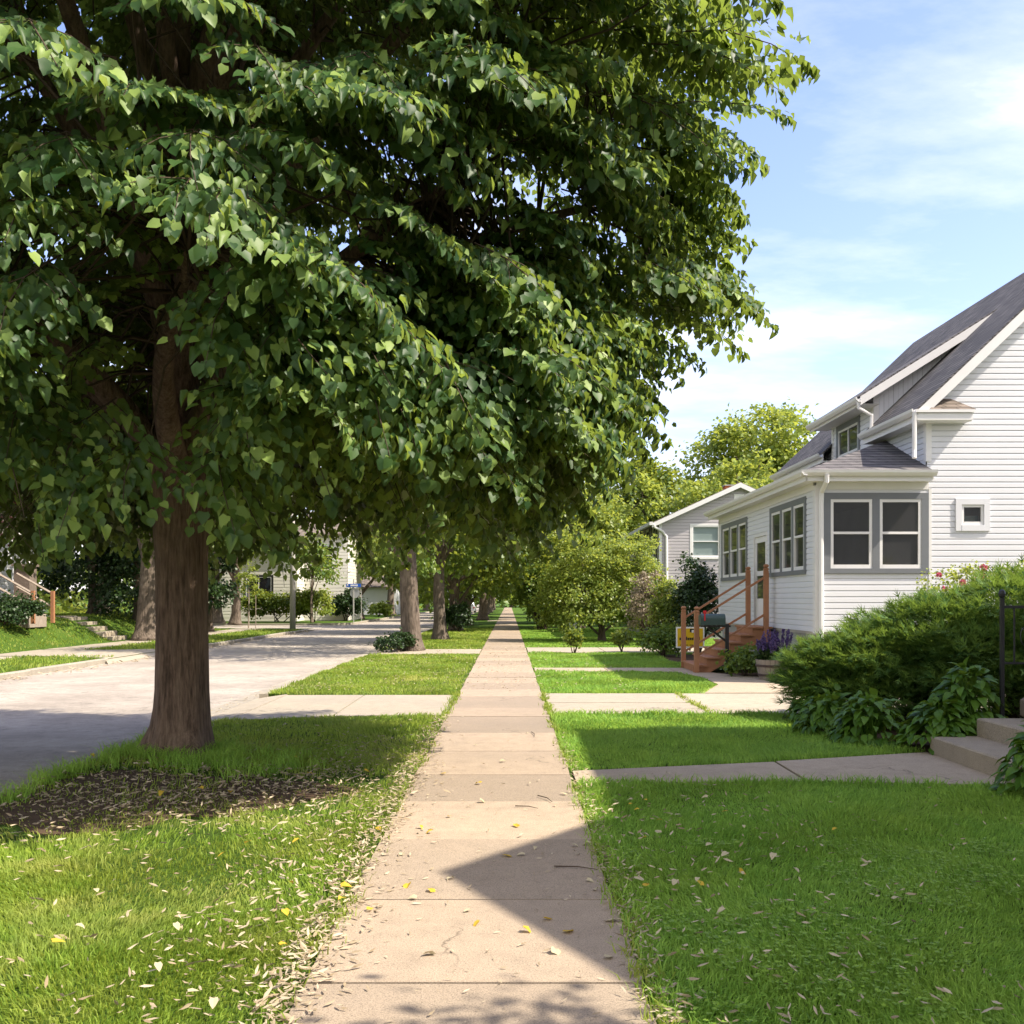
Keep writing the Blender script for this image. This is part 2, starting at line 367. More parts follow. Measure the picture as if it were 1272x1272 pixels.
cb = nd(nt,'ShaderNodeCombineXYZ'); nt.links.new(dx.outputs[0],cb.inputs[0]); nt.links.new(dy.outputs[0],cb.inputs[1])
mp = nd(nt,'ShaderNodeMapping'); nt.links.new(cb.outputs[0],mp.inputs[0]); mp.inputs['Scale'].default_value=(.75,1.35,1); mp.inputs['Rotation'].default_value=(0,0,.95); mp.inputs['Location'].default_value=(2.3,.9,0)
n1 = noise(nt, mp.outputs[0], 1.25, 9, .60)
# more cloud towards the horizon
hz = nd(nt,'ShaderNodeMapRange'); nt.links.new(zc.outputs[0],hz.inputs[0]); hz.inputs[1].default_value=.10; hz.inputs[2].default_value=.55; hz.inputs[3].default_value=.17; hz.inputs[4].default_value=-.03
ad = nd(nt,'ShaderNodeMath',operation='ADD'); nt.links.new(n1,ad.inputs[0]); nt.links.new(hz.outputs[0],ad.inputs[1])
yb = nd(nt,'ShaderNodeMapRange'); nt.links.new(sp.outputs[1],yb.inputs[0]); yb.inputs[1].default_value=-.6; yb.inputs[2].default_value=.7; yb.inputs[3].default_value=.24; yb.inputs[4].default_value=-.05  # extra cloud added behind the camera, out of view, as fill for camera-facing sides
ad2 = nd(nt,'ShaderNodeMath',operation='ADD'); nt.links.new(ad.outputs[0],ad2.inputs[0]); nt.links.new(yb.outputs[0],ad2.inputs[1])
cf = ramp(nt, ad2.outputs[0], [(.47,(.0,.0,.0)),(.58,(.20,.20,.20)),(.70,(.62,.62,.62)),(.86,(1,1,1))])
skyb = mixc(nt, 1.0, sky.outputs[0], (.66,.60,.70), 'MULTIPLY')
cl = mixc(nt, cf, skyb, (3.7,3.55,3.45))
nt.links.new(cl, bg.inputs[0]); nt.links.new(bg.outputs[0], out.inputs[0])
sc.view_settings.view_transform = 'Standard'; sc.view_settings.look = 'None'; sc.view_settings.exposure = 1.76; sc.view_settings.gamma = 1
sc.render.engine = 'CYCLES'
sc.cycles.max_bounces = 7; sc.cycles.diffuse_bounces = 4; sc.cycles.glossy_bounces = 3; sc.cycles.transmission_bounces = 5; sc.cycles.transparent_max_bounces = 8
sc.cycles.use_denoising = True
try: sc.cycles.denoiser = 'OPENIMAGEDENOISE'
except Exception: pass
sc.cycles.caustics_reflective = False; sc.cycles.caustics_refractive = False
sc.cycles.sample_clamp_indirect = 6

# ------------------------------------------------------------------ the setting
SWL, SWR = -.92, .60          # sidewalk edges
KX = -4.62                    # near kerb face (road side)
FKX = -11.75                  # far kerb face
g = MB(); g.quad((-1500,-600,-.32),(1500,-600,-.32),(1500,2400,-.32),(-1500,2400,-.32))
tag(g.build('ground', M['lawn']), kind='structure')
# road with a side street going off to the left
r = MB()
r.quad((FKX-.02,-30,-.14),(KX+.02,-30,-.14),(KX+.02,420,-.14),(FKX-.02,420,-.14))
r.quad((-120,62.5,-.144),(FKX+.5,62.5,-.144),(FKX+.5,74.5,-.144),(-120,74.5,-.144))
tag(r.build('road', M['road']), kind='structure')
# gutter strip along the near kerb
gt = MB()
yy = -30
while yy < 330:
    gt.box(KX-.44, KX-.004, yy+.006, yy+3.04, -.30, -.132+random.uniform(-.002,.002)); yy += 3.05
tag(gt.build('gutter_strip', M['kerb']), kind='structure')
# kerbs (lowered at the driveways)
APR = [(14.4,18.95),(32.4,35.9),(83.5,87)]
def open_runs(y0,y1,gaps):
    ys=[y0]
    for a,b in gaps: ys += [a,b]
    ys.append(y1); return [(ys[i],ys[i+1]) for i in range(0,len(ys),2)]
k = MB()
for a,b in open_runs(-30,330,APR):
    y = a
    while y < b-.05:
        e = min(b,y+2.4); k.box(KX, KX+.16, y+.005, e-.005, -.3, .004+random.uniform(-.006,.006), bev=.025); y = e
tag(k.build('kerb', M['kerb']), kind='structure')
k = MB()
for a,b in [(-30,30.1),(36.0,59.0),(78,300)]:
    y = a
    while y < b-.05:
        e = min(b,y+2.4); k.box(FKX-.16, FKX, y+.005, e-.005, -.3, .0+random.uniform(-.012,.012), bev=.03); y = e
# corner radius into the side street
for (cx,cy,s) in ((FKX-3.2,59.0,1),(FKX-3.2,78.0,-1)):
    pts=[(cx+3.2*math.cos(t), cy+s*3.2*math.sin(t)) for t in np.linspace(0,math.pi/2,9)]
    for (ax,ay),(bx,by) in zip(pts,pts[1:]):
        d=Vector((bx-ax,by-ay)).normalized(); n=Vector((-d.y,d.x))*.08
        k.prism([(ax-n.x,ay-n.y),(bx-n.x,by-n.y),(bx+n.x,by+n.y),(ax+n.x,ay+n.y)][::1],-.3,-.003)
k.box(-70,FKX-3.2,62.12,62.28,-.3,-.004); k.box(-70,FKX-3.2,74.72,74.88,-.3,-.004)
tag(k.build('far_kerb', M['kerb']), kind='structure')
# lawns (turf bodies; the blades come later)
l = MB()
l.prism([(SWR-.1,-30),(90,-30),(90,420),(SWR-.1,420)],-.5,-.022)
tag(l.build('lawn', M['lawn']), kind='structure')
l = MB()
ym_=-30
for a,b in [(14.3,19.0)]+APR[1:]:
    l.prism([(KX+.08,ym_),(SWL+.1,ym_),(SWL+.1,a),(KX+.08,a)],-.5,-.024); l.prism([(-4.03,a),(SWL+.1,a),(SWL+.1,b),(-4.03,b)],-.5,-.024)
    l.prism([(KX+.08,a),(-4.03,a),(-4.03,b),(KX+.08,b)],-.5,-.13); ym_=b
l.prism([(KX+.08,ym_),(SWL+.1,ym_),(SWL+.1,420),(KX+.08,420)],-.5,-.024)
tag(l.build('parkway', M['lawn']), kind='structure')
# far side terrain: flat strip, then a bank rising about a metre
def bank(x,y):
    d = (-15.9-x)
    t = max(0,min(1,d/2.6)); h = 1.02*(t*t*(3-2*t))
    f = 1-max(0,min(1,(y-52)/8)); return -.022+h*max(f,0)+.0
nx,ny = 46,150
xs = np.concatenate([np.linspace(FKX-.08,-19,26), np.linspace(-19.5,-120,20)]); ys_ = np.concatenate([np.linspace(-30,64.9,100)])
ys_ = np.clip(ys_,-30,62.2)
V=[];Fc=[]
for x in xs:
    for y in ys_: V.append((x,y,bank(x,y)))
ny=len(ys_)
for i in range(len(xs)-1):
    for j in range(ny-1): Fc.append((i*ny+j,i*ny+j+1,(i+1)*ny+j+1,(i+1)*ny+j))
l = MB(); l.add(V,Fc); tag(l.build('far_lawn', M['lawn'], smooth=True), kind='structure')
l = MB(); l.prism([(-120,74.8),(FKX-3.2,74.8),(FKX-.9,76),(FKX-.08,78),(FKX-.08,420),(-120,420)],-.5,-.022)
tag(l.build('far_lawn', M['lawn']), kind='structure')

# sidewalk slabs
joints = [-6,-4.4,-2.9,-1.35,.15,1.65,3.15,4.60,5.87,7.35,8.75,10.08,11.65,13.26,15.1,16.3,18.2]
while joints[-1] < 230: joints.append(joints[-1]+1.5)
s = MB()
for i,(a,b) in enumerate(zip(joints,joints[1:])):
    dz = random.uniform(-.004,.004); wb = .0
    gp = .006 if random.random()<.8 else .012
    # slab with slightly uneven edges
    L=[(SWL+random.uniform(-.012,.012), a+gp),(SWL+random.uniform(-.012,.012),(a+b)/2),(SWL+random.uniform(-.012,.012),b-gp)]
    R=[(SWR+random.uniform(-.012,.012), b-gp),(SWR+random.uniform(-.012,.012),(a+b)/2),(SWR+random.uniform(-.012,.012),a+gp)]
    s.prism((L+R)[::-1], -.15, dz)
tag(s.build('sidewalk', M['walk']), kind='structure')
sb = MB(); sb.box(SWL+.03,SWR-.03,-6,230,-.2,-.018); tag(sb.build('sidewalk_joint_soil', M['soil']), kind='structure')

def slabs(name, mat, cells, ztop=.0, gap=.012, z0=-.16):
    b = MB()
    for poly in cells:
        c = (sum(p[0] for p in poly)/len(poly), sum(p[1] for p in poly)/len(poly))
        q=[]
        for p in poly:
            d=Vector((p[0]-c[0],p[1]-c[1])); sx = 1-gap/max(abs(d.x),.2); sy = 1-gap/max(abs(d.y),.2)
            q.append((c[0]+d.x*sx, c[1]+d.y*sy))
        b.prism(q, z0, ztop+random.uniform(-.004,.004))
    return tag(b.build(name, mat), kind='structure')
# driveway on the right (between the two houses), two strips of slabs
xsd = [SWR+.03,3.05,5.9,8.6,11.4,14.2,17,20]
cells=[]
for a,b in zip(xsd,xsd[1:]):
    cells += [[(a,15.45),(b,15.45),(b,17.05),(a,17.05)],[(a,17.05),(b,17.05),(b,18.75),(a,18.75)]]
slabs('driveway', M['drive'], cells, .004)
# driveway apron on the left, sloping to the road
b = MB()
ap=[(SWL-.03,15.35,.0),(SWL-.03,18.5,.0),(-2.6,18.55,-.004),(-2.6,15.2,-.004)]
b.slab(ap[::1],.2)
b.slab([(-2.63,15.2,-.004),(-2.63,18.55,-.004),(-4.05,18.7,-.02),(-4.05,14.75,-.02)],.2)
b.slab([(-4.08,14.4,-.02),(-4.08,18.9,-.02),(-4.66,19.0,-.11),(-4.66,14.3,-.11)],.2)
tag(b.build('driveway_apron', M['drive']), kind='structure')
b = MB(); b.slab([(SWL-.03,32.6,.0),(SWL-.03,35.7,.0),(-4.1,35.8,-.01),(-4.1,32.5,-.01)],.2); b.slab([(-4.13,32.5,-.01),(-4.13,35.8,-.01),(-4.66,36,-.11),(-4.66,32.3,-.11)],.2)
b.slab([(SWL-.03,83.6,.0),(SWL-.03,87,.0),(-4.66,87,-.11),(-4.66,83.6,-.11)],.2)
tag(b.build('driveway_apron', M['drive']), kind='structure')
# second driveway, further along on the right
cells=[]
for a,c in zip([SWR+.03,3.2,5.9,8.6,11.3],[3.2,5.9,8.6,11.3,14]): cells += [[(a,33.3),(c,33.3),(c,36.9),(a,36.9)]]
slabs('driveway', M['drive'], cells, .004)
# front walk of the near house, leading to the concrete steps
slabs('path', M['path'], [[(SWR+.03,9.62),(2.83,9.70),(2.83,10.90),(SWR+.03,10.32)],[(2.83,9.70),(4.72,9.45),(4.72,11.55),(2.83,10.90)]], .002)
# curved walk to the timber stairs, bending round to the driveway
slabs('path', M['path'], [[(SWR+.03,24.5),(2.4,24.6),(2.4,25.9),(SWR+.03,25.9)],[(2.4,24.6),(4.0,24.2),(4.0,25.9),(2.4,25.9)],
      [(4.0,24.2),(4.3,22.6),(5.5,22.0),(5.6,22.9),(4.9,24.0),(4.35,25.9),(4.0,25.9)],[(4.3,22.6),(4.25,20.8),(5.6,20.3),(5.5,22.0)],[(4.25,20.8),(3.5,18.9),(6.0,18.9),(5.6,20.3)]], .0)
# far side sidewalk and driveway
cells=[]; y=-20
while y<61: cells.append([(-16.2,y),(-14.7,y),(-14.7,y+1.5),(-16.2,y+1.5)][::1]); y+=1.5
cells = [c for c in cells if not (29.8<c[0][1]<35.5)]
cells += [[(-16.2,31.3),(-13.9,31.3),(-13.9,35.2),(-16.2,35.2)],[(-13.9,31.3),(-11.95,30.4),(-11.95,36.2),(-13.9,35.2)]]
slabs('far_sidewalk', M['drive'], cells, .0, .008)
b = MB(); b.slab([(-11.97,30.3,-.0),(-11.5,29.4,-.12),(-11.5,36.6,-.12),(-11.97,36.3,-.0)],.2); tag(b.build('far_apron', M['drive']), kind='structure')
# bare soil under the street tree
pts=[]
for i in range(40):
    t=2*math.pi*i/40; rr=1+.16*math.sin(3*t+1)+.10*math.sin(7*t)+.05*math.sin(13*t)
    pts.append((-3.15+1.45*rr*math.cos(t), 9.05+1.25*rr*math.sin(t)))
pts=[(max(p[0],KX+.2),p[1]) for p in pts]
sp_=MB(); sp_.prism(pts,-.06,-.012); tag(sp_.build('soil_patch', M['soil']), kind='structure')
# planting bed along the porch and by the steps
bd=MB(); bd.prism([(5.75,20.2),(8.6,20.2),(8.6,20.97),(6.3,20.97),(6.3,24.1),(4.95,24.1),(5.65,22.9)],-.06,.0)
bd.prism([(4.75,11.65),(12,11.65),(12,15.3),(4.3,15.3),(3.9,14.6),(4.2,13)],-.06,-.006)
bd.prism([(5.2,27.2),(6.3,26.1),(6.3,32),(4.6,32),(4.5,28.6)],-.06,-.004)
tag(bd.build('planting_bed', M['soil']), kind='structure')

# ------------------------------------------------------------------ siding / windows / houses
def siding(B, P, u, n, outl, z0, z1, opens=(), step=.117, lip=.020, m=0):
    """lapped boards on a vertical wall: P origin, u along, n outward, outl(z)->(u0,u1)"""
    P=Vector(P);u=Vector(u);n=Vector(n); z=z0
    pt=lambda a,zz,o: tuple(P+u*a+n*o+Vector((0,0,zz)))
    while z < z1-1e-4:
        e=min(z+step,z1)
        cuts=sorted({z,e}|{c for o in opens for c in (o[2],o[3]) if z+1e-4<c<e-1e-4})
        for za,zb in zip(cuts,cuts[1:]):
            a0,a1=outl(za); b0,b1=outl(zb); mid=(za+zb)/2
            segs=[(min(a0,b0),max(a1,b1))]
            for o in opens:
                if o[2]<mid<o[3]:
                    ns=[]
                    for q0,q1 in segs:
                        if o[1]<=q0 or o[0]>=q1: ns.append((q0,q1)); continue
                        if o[0]>q0: ns.append((q0,o[0]))
                        if o[1]<q1: ns.append((o[1],q1))
                    segs=ns
            off=lambda q: lip*(1-.18*q/.72) if q<.72 else lip*.82*max(0,1-(q-.72)/.28)
            zs_=[za]+([z+.72*step] if za<z+.72*step-1e-4<zb-1e-4 else [])+[zb]
            for zc_,zd_ in zip(zs_,zs_[1:]):
                oa=off((zc_-z)/step); ob=off((zd_-z)/step); c0_,c1_=outl(zc_); d0_,d1_=outl(zd_)
                for q0,q1 in segs:
                    A0,A1=max(q0,c0_),min(q1,c1_); B0,B1=max(q0,d0_),min(q1,d1_)
                    if A1-A0<.002 and B1-B0<.002: continue
                    B1=max(B1,B0); A1=max(A1,A0)
                    B.quad(pt(A0,zc_,oa),pt(A1,zc_,oa),pt(B1,zd_,ob),pt(B0,zd_,ob),m)
                    if zc_==z: B.quad(pt(A0,zc_,-.004),pt(A1,zc_,-.004),pt(A1,zc_,oa),pt(A0,zc_,oa),m)
        z=e
class Wall:
    """boxes laid out in wall coordinates (along u, out n, up z)"""
    def __init__(s,P,u,n): s.P=Vector(P);s.u=Vector(u);s.n=Vector(n)
    def box(s,B,u0,u1,o0,o1,z0,z1,m=0,bev=0):
        a=s.P+s.u*u0+s.n*o0; b=s.P+s.u*u1+s.n*o1
        B.box(min(a.x,b.x),max(a.x,b.x),min(a.y,b.y),max(a.y,b.y),z0,z1,m,bev)
    def rect(s,B,u0,u1,o,z0,z1,m=0):
        p=lambda a,z: tuple(s.P+s.u*a+s.n*o+Vector((0,0,z)))
        B.quad(p(u0,z0),p(u1,z0),p(u1,z1),p(u0,z1),m)
def window(W, parent, u0,u1,z0,z1, split='h', trim=.10, trimm='greytrim', sash='trimwhite', pane='glass', proud=.035, blind=False):
    """one window opening: frame > sash, pane, sill"""
    f=MB()
    if trim>0:
        W.box(f,u0-trim,u0,-.05,proud,z0-trim,z1+trim); W.box(f,u1,u1+trim,-.05,proud,z0-trim,z1+trim)
        W.box(f,u0,u1,-.05,proud-.003,z1,z1+trim); W.box(f,u0,u1,-.05,proud+.02,z0-trim,z0)
    else: W.box(f,u0,u1,-.06,-.055,z0,z0+.02)
    win=f.build('window', M[trimm], parent)
    s=MB(); t=.055; zi=(z0+z1)/2
    W.box(s,u0+.001,u0+t,-.05,proud-.012,z0+.001,z1-.001); W.box(s,u1-t,u1-.001,-.05,proud-.012,z0+.001,z1-.001)
    W.box(s,u0+t,u1-t,-.05,proud-.014,z1-t,z1-.001); W.box(s,u0+t,u1-t,-.05,proud-.010,z0+.001,z0+t+.015)
    if split=='h': W.box(s,u0+t,u1-t,-.05,proud-.016,zi-.022,zi+.022)
    elif split=='v': W.box(s,(u0+u1)/2-.025,(u0+u1)/2+.025,-.05,proud-.016,z0+t,z1-t)
    s.build('sash', M[sash], win)
    p=MB()
    if split=='h':
        W.rect(p,u0+t*.8,u1-t*.8,.002,zi,z1-t*.8); W.rect(p,u0+t*.8,u1-t*.8,-.018,z0+t*.8,zi)
    else: W.rect(p,u0+t*.8,u1-t*.8,-.004,z0+t*.8,z1-t*.8)
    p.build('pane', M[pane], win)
    if blind:
        q=MB(); W.rect(q,u0+t,u1-t,-.05,z0+t,z1-t); q.build('blind', M['blind'], win)
    return win
def pipe(name, pts, rad, mat, parent, n=8):
    b=MB(); b.tube(pts,rad,n); return b.build(name,M[mat],parent)

# ---- the white house with the glazed porch
YF=21.0
H=thing('white_house','white clapboard house with glazed porch, steep shingle roof and grey window trim','house',(8.6,21,0))
wb=MB(); roof_lo=lambda z: max(8.57, 8.57+(z-5.62)) if z>5.62 else 8.57
ridgeX,ridgeZ=12.62,9.6
outl=lambda z:(0,16.68-8.57) if z<=5.66 else ((z-5.66)/.95,(16.68-8.57)-(z-5.66)/.95)
opF=[(9.18-8.57,9.82-8.57,3.16,3.76),(11.4-8.57,13.0-8.57,2.2,3.8),(12.0-8.57,13.3-8.57,5.9,7.3)]
siding(wb,(8.57,YF,0),(1,0,0),(0,-1,0),outl,.75,9.55,opF)
# street face of the main house (mostly behind the porch)
Wst=Wall((8.57,YF,0),(0,1,0),(-1,0,0))
siding(wb,(8.57,YF,0),(0,1,0),(-1,0,0),lambda z:(0,10.6),.75,5.62)
# rear + far walls, plain
wb.box(16.60,16.68,YF,31.6,.75,5.6); wb.box(8.6,16.6,31.52,31.6,.75,5.6)
wb.add([(8.57,31.6,5.6),(16.68,31.6,5.6),(12.62,31.6,9.6)],[(0,1,2)])
wb.build('wall',M['white'],H)
fb=MB(); fb.box(8.64,16.6,YF+.06,31.5,-.3,.76); fb.build('foundation',M['found'],H)
# corner boards
cbm=MB()
cbm.box(8.545,8.66,YF-.035,YF+.10,4.55,5.34)
cbm.build('corner_board',M['trimwhite'],H)
# main roof: two slabs at 45 degrees
ra=MB()
ye0,ye1=YF-.32,31.95
def slope(x): return 5.60+(x-8.26)*.95
for xa,ya,yb in ((8.26,ye0,23.92),(8.75,23.92,26.9),(8.26,26.9,ye1)):
    ra.add([(xa,ya,slope(xa)),(12.62,ya,slope(12.62)),(12.62,yb,slope(12.62)),(xa,yb,slope(xa)),
        (xa,ya,slope(xa)-.05),(12.62,ya,slope(12.62)-.05),(12.62,yb,slope(12.62)-.05),(xa,yb,slope(xa)-.05)],
       [(3,2,1,0),(4,5,6,7),(0,1,5,4),(2,3,7,6),(3,0,4,7)])
ra.add([(16.98,ye0,slope(8.26)),(12.62,ye0,slope(12.62)),(12.62,ye1,slope(12.62)),(16.98,ye1,slope(8.26)),
        (16.98,ye0,slope(8.26)-.05),(12.62,ye0,slope(12.62)-.05),(12.62,ye1,slope(12.62)-.05),(16.98,ye1,slope(8.26)-.05)],
       [(0,1,2,3),(7,6,5,4),(4,5,1,0),(6,7,3,2),(7,4,0,3)])
roof=ra.build('roof',M['shingle'],H)
# rake boards on the gable
fm=MB()
for sgn in (-1,1):
    X=lambda x: x if sgn<0 else 25.24-x
    a=[(X(8.27),ye0,slope(8.27)-.052),(X(12.62),ye0,slope(12.62)-.052),(X(12.62),ye0,slope(12.62)-.30),(X(8.27),ye0,slope(8.27)-.30)]
    c=[(p[0],ye0+.04,p[2]) for p in a]
    fm.add(a+c,[(0,1,2,3),(7,6,5,4),(0,4,5,1),(3,2,6,7),(0,3,7,4)])
    # soffit
    a=[(X(8.27),ye0+.04,slope(8.27)-.20),(X(12.62),ye0+.04,slope(12.62)-.20),(X(12.62),YF+.02,slope(12.62)-.20),(X(8.27),YF+.02,slope(8.27)-.20)]
    fm.quad(*a)
fm.build('rake_board',M['trimwhite'],H)
# eave return at the foot of the gable
er=MB(); er.box(8.24,9.36,ye0-.02,YF-.018,5.33,5.50,bev=.02); er.box(8.20,9.40,ye0-.05,YF-.018,5.501,5.56)
er.build('eave_return',M['trimwhite'],H)
er=MB(); er.add([(8.5,ye0-.05,5.565),(9.42,ye0-.05,5.565),(9.42,YF-.02,5.565),(8.5,YF-.02,5.565),(9.05,YF-.022,5.84),(8.72,YF-.022,5.84)],[(0,1,4,5),(1,2,4),(3,0,5),(2,3,5,4)])
er.build('return_roof',M['shingle2'],H)
# main gutter on the street side
def gutter(name,x,y0,y1,z,parent,d=.12,axis='y'):
    b=MB()
    prof=[(x,z),(x-d*.55,z),(x-d,z+.06),(x-d-.012,z+.115),(x-d+.012,z+.115),(x-d*.55,z+.03),(x,z+.02)]
    b.ext(prof,'y',y0,y1); return b.build(name,M['trimwhite'],parent)
gutter('gutter',8.26,ye0-.02,23.9,5.46,H); gutter('gutter',8.26,26.95,ye1,5.46,H)
for ya,yb in ((ye0+.05,23.88),(26.95,ye1)):
    so_=MB(); so_.box(8.28,8.56,ya,yb,5.34,5.38); so_.box(8.262,8.28,ya,yb,5.34,5.55); so_.build('soffit',M['trimwhite'],H)
# shed dormer
DY0,DY1=23.9,26.95; DX=8.53; EX=8.06; EZ=6.42
zs=lambda x: EZ+(x-EX)*.63
d=MB(); opD=[(1.05,2.55,5.36,6.06)]
siding(d,(DX,DY0,0),(0,1,0),(-1,0,0),lambda z:(0,DY1-DY0),5.0,zs(DX)-.08,opD)
for i in range(34):
    x0=DX+i*.112; x1=x0+.108
    zt0=zs(x0)-.04; zt1=zs(x1)-.04; zb0=slope(x0)-.03; zb1=slope(x1)-.03
    if zb0>zt0-.01: break
    zb1=min(zb1,zt1)
    for yy,sg in ((DY0,-1),(DY1,1)):
        o=yy+sg*(.012 if i%2 else .016)
        d.quad((x0,o,zb0),(x1,o,zb1),(x1,o,zt1-.02),(x0,o,zt0-.02))
dw=d.build('dormer_wall',M['white'],H)
for ya,yb in ((DY0-.028,DY0+.10),(DY1-.1,DY1+.028)):
    d=MB(); d.box(DX-.03,DX+.10,ya,yb,5.3,zs(DX)-.15); d.build('dormer_corner_board',M['trimwhite'],H)
WD=Wall((DX,DY0,0),(0,1,0),(-1,0,0))
window(WD,H,1.05,2.55,5.36,6.06,'v',trim=.14)
dr=MB(); xt=11.6
dr.add([(EX-.02,DY0-.42,zs(EX-.02)),(xt,DY0-.42,zs(xt)),(xt,DY1+.42,zs(xt)),(EX-.02,DY1+.42,zs(EX-.02))]+
       [(EX-.02,DY0-.42,zs(EX)-.05),(xt,DY0-.42,zs(xt)-.05),(xt,DY1+.42,zs(xt)-.05),(EX-.02,DY1+.42,zs(EX)-.05)],
       [(0,1,2,3)[::-1],(4,5,6,7),(0,1,5,4),(2,3,7,6),(3,0,4,7)])
dr.build('dormer_roof',M['shingle'],H)
for yy in (DY0-.44,DY1+.42):
    df=MB()
    a=[(EX,yy,zs(EX)-.04),(xt-.2,yy,zs(xt-.2)-.04),(xt-.2,yy,zs(xt-.2)-.24),(EX,yy,zs(EX)-.24)]; c=[(p[0],yy+.03,p[2]) for p in a]
    df.add(a+c,[(0,1,2,3),(7,6,5,4),(0,4,5,1),(3,2,6,7),(0,3,7,4)]); df.build('dormer_rake_board',M['trimwhite'],H)
df=MB()
df.quad((EX,DY0-.41,zs(EX)-.22),(11.3,DY0-.41,zs(11.3)-.22),(11.3,DY0,zs(11.3)-.22),(EX,DY0,zs(EX)-.22))
df.quad((EX+.02,DY0-.40,zs(EX)-.20),(DX,DY0-.40,zs(EX)-.20),(DX,DY1+.40,zs(EX)-.20),(EX+.02,DY1+.40,zs(EX)-.20))
df.box(EX+.01,EX+.03,DY0-.40,DY1+.40,zs(EX)-.23,zs(EX)-.06)
df.build('dormer_soffit',M['trimwhite'],H)
gutter('dormer_gutter',EX+.01,DY0-.46,DY1+.46,zs(EX)-.17,H)
pipe('downspout',[(EX-.05,DY0-.40,zs(EX)-.10),(EX-.02,DY0-.38,zs(EX)-.3),(EX+.30,DY0-.30,zs(EX)-.45),(EX+.30,DY0-.28,5.62)],.042,'trimwhite',H)
pipe('downspout',[(8.20,ye0+.0,5.50),(8.20,ye0+.02,5.3),(8.21,ye0+.05,4.75),(8.19,ye0+.0,4.58)],.045,'trimwhite',H)
# porch
PX=6.30; PY1=30.6
p=MB()
opS=[(21.62-YF,24.62-YF,2.36,3.78),(24.92-YF,26.22-YF,1.0,3.36),(26.95-YF,30.2-YF,2.36,3.78)]
siding(p,(PX,YF,0),(0,1,0),(-1,0,0),lambda z:(0.02,PY1-YF),1.06,4.02,opS)
opP=[(6.47-PX,8.58-PX,2.36,3.80)]
siding(p,(PX,YF-.004,0),(1,0,0),(0,-1,0),lambda z:(0,8.60-PX),1.06,4.02,opP,step=.122)
p.box(PX,8.6,PY1-.06,PY1,1.06,4.0)
p.build('porch_wall',M['white'],H)
p=MB(); p.box(PX+.07,8.6,YF+.08,PY1-.1,-.3,1.07); p.build('porch_foundation',M['found'],H)
p=MB(); p.box(PX+.03,8.55,YF+.03,PY1-.07,1.0,1.08); p.box(8.50,8.55,YF+.1,PY1-.1,1.08,3.98); p.box(PX+.05,8.55,YF+.05,PY1-.08,3.96,4.0)
p.box(7.5,8.2,22.6,24.4,1.08,1.95); p.box(6.75,7.1,27.6,29.6,1.08,1.7)
p.build('porch_interior',M['inside'],H)
p=MB(); p.box(PX-.028,PX+.10,YF-.036,YF-.0,1.03,4.06); p.box(PX-.032,PX+.0,YF-.030,YF+.12,1.03,4.06)
p.build('corner_board',M['trimwhite'],H)
p=MB(); p.box(PX-.03,PX+.02,PY1-.12,PY1+.02,1.03,4.06); p.build('corner_board',M['trimwhite'],H)
p=MB(); p.box(8.60,8.66,YF-.034,YF-.002,1.03,4.0); p.build('corner_board',M['trimwhite'],H)
p=MB(); p.box(PX-.03,PX,YF+.1,PY1,3.98,4.16); p.box(PX,8.6,YF-.03,YF,3.98,4.16)
p.box(6.02,PX+.02,YF-.30,30.85,4.13,4.17); p.box(6.02,8.6,YF-.30,YF,4.131,4.171)
p.box(6.0,6.03,YF-.3,30.85,4.12,4.30); p.box(6.031,8.58,YF-.315,YF-.29,4.12,4.30)
p.build('porch_frieze',M['trimwhite'],H)
gutter('porch_gutter',6.0,YF-.44,30.9,4.22,H)
b=MB(); y=YF-.316; dd=.12; b.ext([(y,4.22),(y-dd*.55,4.22),(y-dd,4.28),(y-dd-.012,4.335),(y-dd+.012,4.335),(y-dd*.55,4.25),(y,4.24)],'x',5.88,8.62); b.build('porch_gutter',M['trimwhite'],H)
pr=MB(); ez=4.34; tx,ty,tz=8.56,23.25,5.34; fy=28.3
A=(5.98,YF-.33,ez);B_=(5.98,30.88,ez);Cc=(8.56,YF-.33,ez);Tn=(tx,ty,tz);Tf=(tx,fy,tz);Df=(8.56,30.88,ez)
pr.add([A,B_,Cc,Tn,Tf,Df],[(0,3,4,1),(0,2,3),(1,4,5)]); pr.add([(x,y,z-.03) for x,y,z in (A,B_,Cc,Tn,Tf,Df)],[(1,4,3,0),(3,2,0),(5,4,1)])
pr.quad(A,Cc,(Cc[0],Cc[1],ez-.03),(A[0],A[1],ez-.03)); pr.quad(B_,A,(A[0],A[1],ez-.03),(B_[0],B_[1],ez-.03))
pr.build('porch_roof',M['shingle'],H)
WS=Wall((PX,YF,0),(0,1,0),(-1,0,0)); WF=Wall((PX,YF-.004,0),(1,0,0),(0,-1,0))
